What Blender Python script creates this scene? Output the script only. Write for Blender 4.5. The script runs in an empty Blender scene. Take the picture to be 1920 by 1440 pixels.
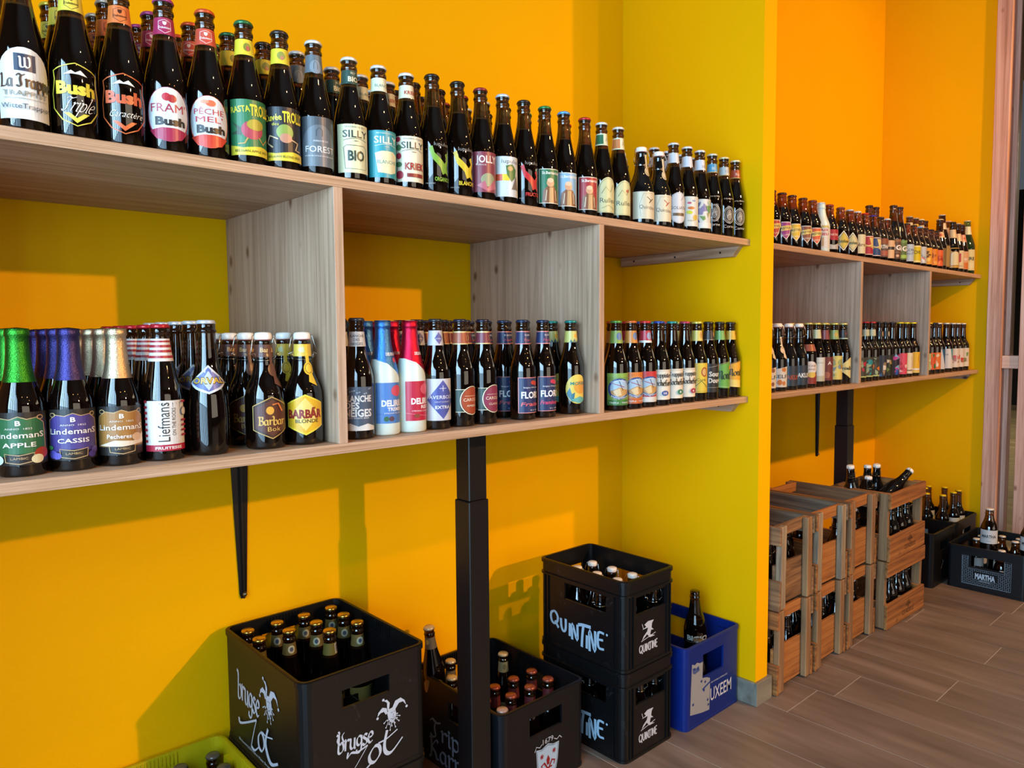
import bpy, bmesh, math, random
from mathutils import Vector, Matrix, Euler
from mathutils.geometry import tessellate_polygon
random.seed(7)
PI = math.pi
sc = bpy.context.scene
COL = sc.collection

# ------------------------------------------------------------------ camera, light, exposure
cam_d = bpy.data.cameras.new('camera'); cam = bpy.data.objects.new('camera', cam_d); COL.objects.link(cam)
cam_d.sensor_width = 36.0; cam_d.lens = 1385.14 / 1920 * 36; cam_d.clip_start = 0.02; cam_d.clip_end = 60
CF = Vector((0.6683804, 0.74085238, -0.06637315)); CR = Vector((0.74211912, -0.67022256, -0.0078059)); CU = Vector((0.0502678, 0.04403947, 0.99776434))
CPOS = Vector((-0.25018649, -1.7015417, 1.1660375))
m = Matrix.Identity(4)
for i in range(3):
    m[i][0] = CR[i]; m[i][1] = CU[i]; m[i][2] = -CF[i]; m[i][3] = CPOS[i]
cam.matrix_world = m
sc.camera = cam

world = bpy.data.worlds.new('world'); sc.world = world; world.use_nodes = True
world.node_tree.nodes['Background'].inputs[0].default_value = (0.60, 0.68, 0.80, 1)
world.node_tree.nodes['Background'].inputs[1].default_value = 0.15
sc.view_settings.view_transform = 'Standard'; sc.view_settings.look = 'None'
sc.view_settings.exposure = 0.0; sc.view_settings.gamma = 1.0; sc.view_settings.use_curve_mapping = False

def lamp(name, kind, loc, energy, color, size=0.05, rot=None, size_y=None):
    d = bpy.data.lights.new(name, kind); d.energy = energy; d.color = color
    if kind == 'POINT': d.shadow_soft_size = size
    if kind == 'AREA':
        d.shape = 'RECTANGLE'; d.size = size; d.size_y = size_y or size
    o = bpy.data.objects.new(name, d); COL.objects.link(o); o.location = loc
    if rot: o.rotation_euler = rot
    return o
WARM = (1.0, 0.50, 0.16)
# two track spots aimed at the two bays, faint downlights along the ceiling, daylight of the shop front on the left
def spot(name, loc, aim, energy, half, size):
    o = lamp(name, 'SPOT', loc, energy, WARM); o.data.shadow_soft_size = size; o.data.spot_size = 2 * math.radians(half); o.data.spot_blend = 1.0
    o.rotation_euler = (Vector(aim) - Vector(loc)).to_track_quat('-Z', 'Y').to_euler(); return o
LAMP_A = spot('track_spot_far', (3.28, -6.65, 3.14), (-.3, 0, .40), 1200, 22.5, .06)
LAMP_B = spot('track_spot_near', (3.14, -3.33, 3.14), (3.3, 0, 1.25), 470, 42, .05)
for x_, y_ in ((1.2, -2.3), (2.3, -4.5), (.2, -4.8), (2.6, -2.5), (3.5, -5.2)):
    o_ = lamp('ceiling_downlight', 'AREA', (x_, y_, 3.2), 9, WARM, .07); o_.data.shape = 'DISK'
SKYC = (0.46, 0.74, 1.0)
DAY = lamp('shop_front_daylight', 'AREA', (-1.03, -1.80, .62), 66, SKYC, 1.10, (0, -PI / 2, 0), 1.95)
DAY2 = lamp('shop_front_daylight_upper', 'AREA', (-1.03, -1.80, 1.66), 150, SKYC, .96, (0, -PI / 2, 0), 1.95)
REAR = lamp('rear_ambient_fill', 'AREA', (2.2, -8.15, 1.7), 85, (1, .84, .66), 5.0, (PI / 2, 0, 0), 2.2)  # added fill panel, lifts the shelf recesses; no window stands behind it
HALL = lamp('hall_floor_fill', 'AREA', (9.0, -2.0, 2.9), 130, (1, .86, .62), 3.0, (0, 0, 0), 3.0)  # added overhead fill that brightens the hall floor, not a known source

cy = sc.cycles
try:
    cy.use_denoising = True; cy.max_bounces = 7; cy.diffuse_bounces = 4; cy.glossy_bounces = 4; cy.transmission_bounces = 5
    cy.sample_clamp_indirect = 4.0; cy.caustics_reflective = False; cy.caustics_refractive = False; cy.blur_glossy = 0.5
except Exception: pass

# ------------------------------------------------------------------ materials
def lin(h):
    if not isinstance(h, str): return tuple(h) + (1,)
    v = [int(h[i:i + 2], 16) / 255 for i in (0, 2, 4)]
    return tuple(c / 12.92 if c <= .04045 else ((c + .055) / 1.055) ** 2.4 for c in v) + (1,)
_M = {}
def newmat(name):
    m = bpy.data.materials.new(name); m.use_nodes = True
    return m, m.node_tree.nodes, m.node_tree.links, m.node_tree.nodes['Principled BSDF']
def plain(col, rough=.5, metal=0.0, spec=.5, coat=0.0, bump=0.0, bscale=200):
    k = (tuple(col) if not isinstance(col, str) else col, rough, metal, spec, coat, bump)
    if k in _M: return _M[k]
    m, N, L, b = newmat('finish_%d' % len(_M))
    b.inputs['Base Color'].default_value = lin(col); b.inputs['Roughness'].default_value = rough
    b.inputs['Metallic'].default_value = metal; b.inputs['Specular IOR Level'].default_value = spec
    b.inputs['Coat Weight'].default_value = coat
    if bump:
        t = N.new('ShaderNodeTexNoise'); t.inputs['Scale'].default_value = bscale; t.inputs['Detail'].default_value = 3
        tc = N.new('ShaderNodeTexCoord'); L.new(tc.outputs['Object'], t.inputs['Vector'])
        bp = N.new('ShaderNodeBump'); bp.inputs['Strength'].default_value = bump; bp.inputs['Distance'].default_value = .001
        L.new(t.outputs['Fac'], bp.inputs['Height']); L.new(bp.outputs['Normal'], b.inputs['Normal'])
    _M[k] = m; return m
def paper(col):
    c = lin(col); return plain((c[0] * .80, c[1] * .80, c[2] * .78), .38, 0, .5)
def ramp(N, stops):
    r = N.new('ShaderNodeValToRGB'); e = r.color_ramp.elements
    e[0].position, e[0].color = stops[0][0], lin(stops[0][1]); e[1].position, e[1].color = stops[-1][0], lin(stops[-1][1])
    for p, c in stops[1:-1]:
        x = e.new(p); x.color = lin(c)
    return r
def wood(name, stops, axis, rough=.5, freq=60, stretch=.035, knots=0.0, seed=0.0, bump=.15, coords='Object', knotcol='3a2415'):
    """grain runs along the axis; pores, growth bands and knots, all in object space"""
    m, N, L, b = newmat(name)
    tc = N.new('ShaderNodeTexCoord'); mp = N.new('ShaderNodeMapping'); L.new(tc.outputs[coords], mp.inputs['Vector'])
    s = [1.0, 1.0, 1.0]; s[axis] = stretch
    mp.inputs['Scale'].default_value = s; mp.inputs['Location'].default_value = (seed, seed * 1.7, seed * .3)
    n0 = N.new('ShaderNodeTexNoise'); n0.inputs['Scale'].default_value = freq * .12; n0.inputs['Detail'].default_value = 2
    n1 = N.new('ShaderNodeTexNoise'); n1.inputs['Scale'].default_value = freq; n1.inputs['Detail'].default_value = 6; n1.inputs['Roughness'].default_value = .6
    L.new(mp.outputs[0], n0.inputs['Vector'])
    add = N.new('ShaderNodeMixRGB'); add.blend_type = 'ADD'; add.inputs[0].default_value = .12
    L.new(mp.outputs[0], add.inputs[1]); L.new(n0.outputs['Color'], add.inputs[2]); L.new(add.outputs[0], n1.inputs['Vector'])
    mx = N.new('ShaderNodeMix'); mx.data_type = 'FLOAT'; mx.inputs[0].default_value = .35
    L.new(n1.outputs['Fac'], mx.inputs[2]); L.new(n0.outputs['Fac'], mx.inputs[3])
    r = ramp(N, stops); L.new(mx.outputs[0], r.inputs[0]); out = r.outputs[0]
    if knots:
        mp2 = N.new('ShaderNodeMapping'); s2 = [1.0, 1.0, 1.0]; s2[axis] = .6; mp2.inputs['Scale'].default_value = s2
        mp2.inputs['Location'].default_value = (seed, .31 + seed, .07)
        L.new(tc.outputs[coords], mp2.inputs['Vector'])
        v = N.new('ShaderNodeTexVoronoi'); v.inputs['Scale'].default_value = 8 if axis != 2 or freq < 80 else 15; L.new(mp2.outputs[0], v.inputs['Vector'])
        r2 = ramp(N, [(0.0, 'ffffff'), (knots, 'ffffff'), (knots * 3.2, '000000')])
        L.new(v.outputs['Distance'], r2.inputs[0])
        k = N.new('ShaderNodeMixRGB'); k.inputs[2].default_value = lin(knotcol)
        L.new(r2.outputs[0], k.inputs[0]); L.new(out, k.inputs[1]); out = k.outputs[0]
    L.new(out, b.inputs['Base Color']); b.inputs['Roughness'].default_value = rough
    bp = N.new('ShaderNodeBump'); bp.inputs['Strength'].default_value = bump; bp.inputs['Distance'].default_value = .001
    L.new(n1.outputs['Fac'], bp.inputs['Height']); L.new(bp.outputs['Normal'], b.inputs['Normal'])
    return m
OAK = [(.34, '73563d'), (.44, '9c7a5c'), (.54, 'b49275'), (.68, 'ccb094')]
oak_x = wood('oak_board', OAK, 0, .5, 230, .012, 0.012, 0.3)
oak_z = wood('oak_divider', [(.30, '866a54'), (.44, 'a4866d'), (.54, 'b5967d'), (.70, 'c8ab93')], 2, .5, 90, .03, 0.050, 2.3, knotcol='6a4a34')
oak_y = wood('oak_batten', OAK, 1, .55, 70, .03, 0.03, 4.1)
fir = wood('fir_post', [(.34, '9c6c54'), (.45, 'c0917a'), (.55, 'd3a892'), (.68, 'e0bfae')], 2, .55, 60, .03, .028, 1.1, .2, knotcol='8a5c44')
fir_y = wood('fir_rail', [(.30, 'b98a70'), (.45, 'd9b19a'), (.58, 'e6c4b0'), (.72, 'efd6c6')], 1, .55, 34, .045, .03, 1.1, .2)
GREYW = [(.34, '3a3027'), (.45, '6d5e4b'), (.56, '8b7a62'), (.70, 'a3927a')]
PINEW = [(.34, '5c3410'), (.45, '8c5626'), (.56, 'a66c34'), (.70, 'b98044')]
MIDW = [(.34, '402c1b'), (.45, '705033'), (.56, '876441'), (.70, '9c7a52')]
cw = {}
for nm, st in (('grey', GREYW), ('pine', PINEW), ('mid', MIDW)):
    for ax in (0, 1, 2): cw[nm, ax] = wood('crate_%s_%d' % (nm, ax), st, ax, .75, 70, .05, .038, .9 * ax + len(nm), .5)

def wallmat():
    m, N, L, b = newmat('yellow_paint')
    tc = N.new('ShaderNodeTexCoord'); t = N.new('ShaderNodeTexNoise'); t.inputs['Scale'].default_value = 260; t.inputs['Detail'].default_value = 4
    t2 = N.new('ShaderNodeTexNoise'); t2.inputs['Scale'].default_value = 1.6
    L.new(tc.outputs['Object'], t.inputs['Vector']); L.new(tc.outputs['Object'], t2.inputs['Vector'])
    r = ramp(N, [(.3, (.83, .415, .0)), (.7, (.86, .435, .0))]); L.new(t2.outputs['Fac'], r.inputs[0]); L.new(r.outputs[0], b.inputs['Base Color'])
    b.inputs['Roughness'].default_value = .6; b.inputs['Specular IOR Level'].default_value = .06
    bp = N.new('ShaderNodeBump'); bp.inputs['Strength'].default_value = .12; bp.inputs['Distance'].default_value = .0006
    L.new(t.outputs['Fac'], bp.inputs['Height']); L.new(bp.outputs['Normal'], b.inputs['Normal'])
    return m
yellow = wallmat()
def tilemat(name, stops, seed=0.0, axis=1, rough=.42):
    """wood-look tile; each plank object shifts its own grain through object info"""
    m, N, L, b = newmat(name)
    tc = N.new('ShaderNodeTexCoord'); oi = N.new('ShaderNodeObjectInfo')
    va = N.new('ShaderNodeVectorMath'); va.operation = 'SCALE'; va.inputs[0].default_value = (37, 11, 5); L.new(oi.outputs['Random'], va.inputs['Scale'])
    ad = N.new('ShaderNodeVectorMath'); ad.operation = 'ADD'; L.new(tc.outputs['Object'], ad.inputs[0]); L.new(va.outputs[0], ad.inputs[1])
    mp = N.new('ShaderNodeMapping'); s = [1, 1, 1]; s[axis] = .14; mp.inputs['Scale'].default_value = s; L.new(ad.outputs[0], mp.inputs['Vector'])
    n0 = N.new('ShaderNodeTexNoise'); n0.inputs['Scale'].default_value = 7; n0.inputs['Detail'].default_value = 3; n0.inputs['Distortion'].default_value = .8
    n1 = N.new('ShaderNodeTexNoise'); n1.inputs['Scale'].default_value = 26; n1.inputs['Detail'].default_value = 5
    L.new(mp.outputs[0], n0.inputs['Vector']); L.new(mp.outputs[0], n1.inputs['Vector'])
    mx = N.new('ShaderNodeMix'); mx.data_type = 'FLOAT'; mx.inputs[0].default_value = .55
    L.new(n1.outputs['Fac'], mx.inputs[2]); L.new(n0.outputs['Fac'], mx.inputs[3])
    r = ramp(N, stops); L.new(mx.outputs[0], r.inputs[0]); L.new(r.outputs[0], b.inputs['Base Color'])
    b.inputs['Roughness'].default_value = rough
    bp = N.new('ShaderNodeBump'); bp.inputs['Strength'].default_value = .1; bp.inputs['Distance'].default_value = .001
    L.new(n1.outputs['Fac'], bp.inputs['Height']); L.new(bp.outputs['Normal'], b.inputs['Normal'])
    return m
floor_tile = tilemat('wood_look_tile', [(.30, '56483f'), (.46, '6c5b4f'), (.56, '78665a'), (.72, '8a776a')])
skirt_tile = tilemat('grey_wood_look_skirting', [(.32, '4d4a42'), (.46, '6b685e'), (.56, '7d7a6e'), (.70, '918d80')], axis=0)
beige_tile = tilemat('beige_wood_look_tile', [(.32, '8c7c58'), (.46, 'a8966e'), (.56, 'b9a67c'), (.70, 'c9b78e')])
grout = plain('a39a90', .8)
dark_wall = plain('120f0d', .8)
ceil_m = plain('8a8078', .9)
room_grey = plain('4a433c', .9)
black_metal = plain('121113', .38, .3, .5, 0, .05, 900)
def plastic(col, rough=.45, scuff=.35, scol='5b5a58'):
    m, N, L, b = newmat('crate_plastic_' + col)
    tc = N.new('ShaderNodeTexCoord'); t = N.new('ShaderNodeTexNoise'); t.inputs['Scale'].default_value = 22; t.inputs['Detail'].default_value = 9; t.inputs['Roughness'].default_value = .75; t.inputs['Distortion'].default_value = 1.2
    L.new(tc.outputs['Object'], t.inputs['Vector'])
    r = ramp(N, [(.60, '000000'), (.78, 'ffffff')]); L.new(t.outputs['Fac'], r.inputs[0])
    mu = N.new('ShaderNodeMath'); mu.operation = 'MULTIPLY'; mu.inputs[1].default_value = scuff; L.new(r.outputs[0], mu.inputs[0])
    k = N.new('ShaderNodeMixRGB'); k.inputs[1].default_value = lin(col); k.inputs[2].default_value = lin(scol); L.new(mu.outputs[0], k.inputs[0])
    L.new(k.outputs[0], b.inputs['Base Color']); b.inputs['Roughness'].default_value = rough; b.inputs['Specular IOR Level'].default_value = .32
    bp = N.new('ShaderNodeBump'); bp.inputs['Strength'].default_value = .12; bp.inputs['Distance'].default_value = .001
    L.new(t.outputs['Fac'], bp.inputs['Height']); L.new(bp.outputs['Normal'], b.inputs['Normal'])
    return m
blackp = plastic('0c0c0d', .36, .26, '6a6866'); bluep = plastic('071f66', .4, .25, '5a6fb0'); yellowp = plastic('b5a50c', .4, .2, '6b6008'); navyp = plastic('0c0d10', .38, .12)

def glassmat(name, body, neck, level, trans=.9):
    """bottle glass: beer up to the fill level, empty coloured neck above it"""
    m, N, L, b = newmat(name)
    tc = N.new('ShaderNodeTexCoord'); sp = N.new('ShaderNodeSeparateXYZ'); L.new(tc.outputs['Object'], sp.inputs[0])
    mr = N.new('ShaderNodeMapRange'); mr.inputs['From Min'].default_value = level - .002; mr.inputs['From Max'].default_value = level + .002
    L.new(sp.outputs['Z'], mr.inputs['Value'])
    k = N.new('ShaderNodeMixRGB'); k.inputs[1].default_value = lin(body); k.inputs[2].default_value = lin(neck); L.new(mr.outputs[0], k.inputs[0])
    L.new(k.outputs[0], b.inputs['Base Color'])
    mu = N.new('ShaderNodeMapRange'); mu.inputs['From Max'].default_value = 1; mu.inputs['To Min'].default_value = .12; mu.inputs['To Max'].default_value = trans
    L.new(mr.outputs[0], mu.inputs['Value']); L.new(mu.outputs[0], b.inputs['Transmission Weight'])
    b.inputs['Roughness'].default_value = .02; b.inputs['IOR'].default_value = 1.64
    return m
GLASS = {'amber': glassmat('amber_beer_glass', (.003, .0014, .0008), (.13, .060, .012), .172),
         'dark': glassmat('dark_beer_glass', (.003, .0014, .001), (.06, .022, .005), .178),
         'stub': glassmat('amber_stubby_glass', (.004, .0016, .001), (.24, .08, .014), .128),
         'green': glassmat('green_beer_glass', (.010, .030, .006), (.10, .26, .04), .215),
         'black': plain((.004, .004, .004), .05, 0, .62), 'white': plain('c9d3c8', .25, 0, .5)}

# ------------------------------------------------------------------ object helpers
def link(name, me, mats=None, parent=None, smooth=False):
    o = bpy.data.objects.new(name, me); COL.objects.link(o)
    if mats is not None:
        for mm in (mats if isinstance(mats, (list, tuple)) else [mats]): me.materials.append(mm)
    if smooth:
        for p in me.polygons: p.use_smooth = True
    if parent: o.parent = parent
    return o
def tag(o, label, cat=None, group=None, kind=None):
    if label: o['label'] = label
    if cat: o['category'] = cat
    if group: o['group'] = group
    if kind: o['kind'] = kind
    return o
def thing(name, loc, label, cat, group=None, rotz=0):
    o = bpy.data.objects.new(name, None); COL.objects.link(o); o.location = loc; o.rotation_euler = (0, 0, rotz); o.empty_display_size = .05
    return tag(o, label, cat, group)
def bm_box(bm, x0, x1, y0, y1, z0, z1):
    vs = [bm.verts.new(p) for p in ((x0, y0, z0), (x1, y0, z0), (x1, y1, z0), (x0, y1, z0), (x0, y0, z1), (x1, y0, z1), (x1, y1, z1), (x0, y1, z1))]
    for f in ((0, 3, 2, 1), (4, 5, 6, 7), (0, 1, 5, 4), (1, 2, 6, 5), (2, 3, 7, 6), (3, 0, 4, 7)): bm.faces.new([vs[i] for i in f])
def mesh_of(bm, name='mesh'):
    me = bpy.data.meshes.new(name); bm.to_mesh(me); bm.free(); return me
def box(name, x0, x1, y0, y1, z0, z1, mat, parent=None, bevel=0.0, origin=None):
    bm = bmesh.new(); c = origin or ((x0 + x1) / 2, (y0 + y1) / 2, (z0 + z1) / 2)
    bm_box(bm, x0 - c[0], x1 - c[0], y0 - c[1], y1 - c[1], z0 - c[2], z1 - c[2])
    if bevel: bmesh.ops.bevel(bm, geom=list(bm.edges), offset=bevel, segments=1, affect='EDGES')
    o = link(name, mesh_of(bm, name), mat, parent); o.location = c
    if parent: o.location = Vector(c) - parent.location
    return o
def struct(name, *a, **k):
    o = box(name, *a, **k); o['kind'] = 'structure'; return o
def lathe(prof, seg=28, cap_top=True):
    bm = bmesh.new(); rings = []
    for r, z in prof:
        if r < 1e-5: rings.append([bm.verts.new((0, 0, z))])
        else: rings.append([bm.verts.new((r * math.cos(2 * PI * i / seg), r * math.sin(2 * PI * i / seg), z)) for i in range(seg)])
    for a, b in zip(rings, rings[1:]):
        for i in range(seg):
            j = (i + 1) % seg
            if len(a) == 1 and len(b) == 1: continue
            if len(a) == 1: bm.faces.new((a[0], b[j], b[i]))
            elif len(b) == 1: bm.faces.new((a[i], a[j], b[0]))
            else: bm.faces.new((a[i], a[j], b[j], b[i]))
    bmesh.ops.recalc_face_normals(bm, faces=bm.faces)
    return bm
def tube(bm, pts, r, seg=6, closed=False):
    pts = [Vector(p) for p in pts]; n = len(pts); rings = []
    for i, p in enumerate(pts):
        a = pts[i - 1] if (i > 0 or closed) else p; b = pts[(i + 1) % n] if (i < n - 1 or closed) else p
        t = (b - a).normalized(); u = t.cross(Vector((0, 0, 1)))
        if u.length < .05: u = t.cross(Vector((1, 0, 0)))
        u.normalize(); v = t.cross(u)
        rings.append([bm.verts.new(p + r * (u * math.cos(2 * PI * k / seg) + v * math.sin(2 * PI * k / seg))) for k in range(seg)])
    for i in range(n if closed else n - 1):
        a, b = rings[i], rings[(i + 1) % n]
        for k in range(seg): bm.faces.new((a[k], a[(k + 1) % seg], b[(k + 1) % seg], b[k]))
    if not closed:
        bm.faces.new(rings[0]); bm.faces.new(rings[-1])

# ------------------------------------------------------------------ flat print: shapes and lettering in mm, wrapped on a surface
SKEL = {'b': (.50, [[(-.06, 1.05), (.1, .95), (.1, .5), (.1, .05), (.26, -.02), (.44, .12), (.45, .38), (.32, .56), (.12, .42)]]), 'r': (.40, [[(0, .55), (.1, .6), (.1, 0)], [(.1, .42), (.26, .6), (.38, .52)]]), 'u': (.50, [[(0, .58), (.08, .52), (.08, .15), (.2, 0), (.38, .15)], [(.38, .6), (.38, .05), (.47, 0)]]),
 'g': (.48, [[(.4, .52), (.22, .6), (.06, .42), (.08, .16), (.24, .08), (.38, .25)], [(.4, .6), (.4, -.05), (.3, -.32), (.05, -.30), (.06, -.14)]]), 's': (.40, [[(.34, .53), (.18, .6), (.08, .44), (.3, .26), (.32, .08), (.15, -.02), (0, .08)]]), 'e': (.43, [[(.05, .30), (.36, .38), (.33, .57), (.18, .6), (.05, .4), (.06, .12), (.2, 0), (.38, .1)]]),
 'o': (.47, [[(.22, .6), (.05, .42), (.06, .12), (.22, 0), (.4, .18), (.38, .48), (.2, .6)]]), 't': (.40, [[(.15, .92), (.12, .5), (.12, .12), (.24, 0), (.38, .1)], [(-.05, .58), (.32, .62)]]), 'T': (.62, [[(-.04, .82), (.12, 1.0), (.36, .9), (.62, 1.02)], [(.34, .95), (.24, .6), (.30, .15), (.12, 0), (-.03, .12)]]), 'i': (.22, [[(0, .55), (.1, .6), (.1, .06), (.2, 0)], [(.05, .84), (.15, .76)]]),
 'p': (.50, [[(0, .55), (.1, .6), (.1, -.38)], [(.1, .45), (.26, .6), (.43, .45), (.4, .12), (.25, 0), (.1, .1)]]), 'l': (.24, [[(0, .98), (.1, 1.02), (.1, .06), (.2, 0)]]), 'K': (.68, [[(0, .93), (.14, 1.0), (.12, .04), (0, 0)], [(.58, .92), (.44, 1.0), (.14, .5)], [(.16, .52), (.4, .32), (.48, .04), (.64, .06)]]), 'a': (.50, [[(.38, .52), (.2, .6), (.05, .4), (.06, .12), (.2, 0), (.38, .2)], [(.38, .6), (.37, .06), (.47, 0)]]),
 'm': (.74, [[(0, .55), (.1, .6), (.1, 0)], [(.1, .45), (.24, .6), (.34, .5), (.34, 0)], [(.34, .45), (.48, .6), (.58, .5), (.58, .06), (.68, 0)]]), 'n': (.52, [[(0, .55), (.1, .6), (.1, 0)], [(.1, .45), (.26, .6), (.38, .48), (.38, .06), (.48, 0)]]), 'c': (.40, [[(.36, .5), (.2, .6), (.05, .4), (.06, .12), (.2, 0), (.36, .1)]]), 'h': (.52, [[(0, 1.0), (.1, 1.02), (.1, 0)], [(.1, .45), (.26, .6), (.38, .48), (.38, .06), (.48, 0)]]),
 'f': (.40, [[(.42, .93), (.26, 1.02), (.14, .85), (.14, -.08)], [(-.03, .57), (.33, .6)]]), 'L': (.62, [[(.02, .88), (.16, 1.0), (.12, .1), (.02, 0), (.48, .03), (.58, .18)]]), 'R': (.62, [[(0, .93), (.13, 1.0), (.12, 0)], [(.12, .93), (.4, 1.0), (.5, .75), (.38, .56), (.14, .5)], [(.3, .52), (.42, .16), (.6, .02)]]), 'M': (.78, [[(0, .02), (.12, .1), (.14, .95), (.34, .86), (.36, .06)], [(.36, .8), (.5, 1.0), (.64, .85), (.62, .1), (.74, 0)]]),
 'W': (.84, [[(0, .93), (.12, .9), (.13, .12), (.26, 0), (.4, .15), (.4, .95)], [(.4, .15), (.56, 0), (.72, .2), (.72, .85), (.6, 1.0)]]), 'd': (.50, [[(.28, 1.0), (.4, .88), (.38, .1), (.2, 0), (.05, .15), (.06, .45), (.22, .6), (.38, .5)]]), 'B': (.56, [[(0, .93), (.13, 1.0), (.12, 0)], [(.12, .93), (.4, .99), (.44, .75), (.3, .56), (.16, .52)], [(.3, .54), (.48, .4), (.48, .12), (.3, 0), (0, .02)]]), ' ': (.3, []),
 'Q': (.80, [[(.36, 1.0), (.1, .85), (.04, .5), (.16, .16), (.38, .08), (.62, .3), (.66, .65), (.5, .93), (.34, 1.0)], [(.42, .3), (.56, .1), (.74, -.14)]]), 'U': (.62, [[(.04, 1.0), (.06, .4), (.2, .06), (.38, .1), (.48, .4), (.5, 1.04)]]), 'I': (.22, [[(.1, .98), (.08, .02)]]), 'N': (.62, [[(.06, 0), (.06, .98), (.46, .06), (.48, 1.02)]]), 'E': (.56, [[(.46, .98), (.08, .92), (.08, .06), (.46, .02)], [(.1, .52), (.4, .56)]]), 'J': (.5, [[(.4, 1), (.4, .2), (.2, 0), (.0, .15)]])}
def smooth(P, k=4):
    if len(P) < 3: return P
    out = []; closed = P[0] == P[-1]
    for i in range(len(P) - 1):
        p0 = P[i - 1] if i else (P[-2] if closed else P[0]); p1 = P[i]; p2 = P[i + 1]; p3 = P[i + 2] if i + 2 < len(P) else (P[1] if closed else P[-1])
        for j in range(k):
            t = j / k; out.append(tuple(.5 * (2 * p1[a] + (p2[a] - p0[a]) * t + (2 * p0[a] - 5 * p1[a] + 4 * p2[a] - p3[a]) * t * t + (3 * p1[a] - p0[a] - 3 * p2[a] + p3[a]) * t ** 3) for a in (0, 1)))
    return out + [P[-1]]
_TX = {}
def text_mesh(s, bold):
    k = (s, bold)
    if k not in _TX:
        cu = bpy.data.curves.new('t', 'FONT'); cu.body = s; cu.resolution_u = 2; cu.offset = bold; cu.fill_mode = 'FRONT'
        ob = bpy.data.objects.new('t', cu); me = bpy.data.meshes.new_from_object(ob)
        vs = [(v.co.x, v.co.y) for v in me.vertices]; fs = [tuple(p.vertices) for p in me.polygons]
        bpy.data.objects.remove(ob); bpy.data.meshes.remove(me)
        _TX[k] = (vs, fs)
    return _TX[k]
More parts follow.
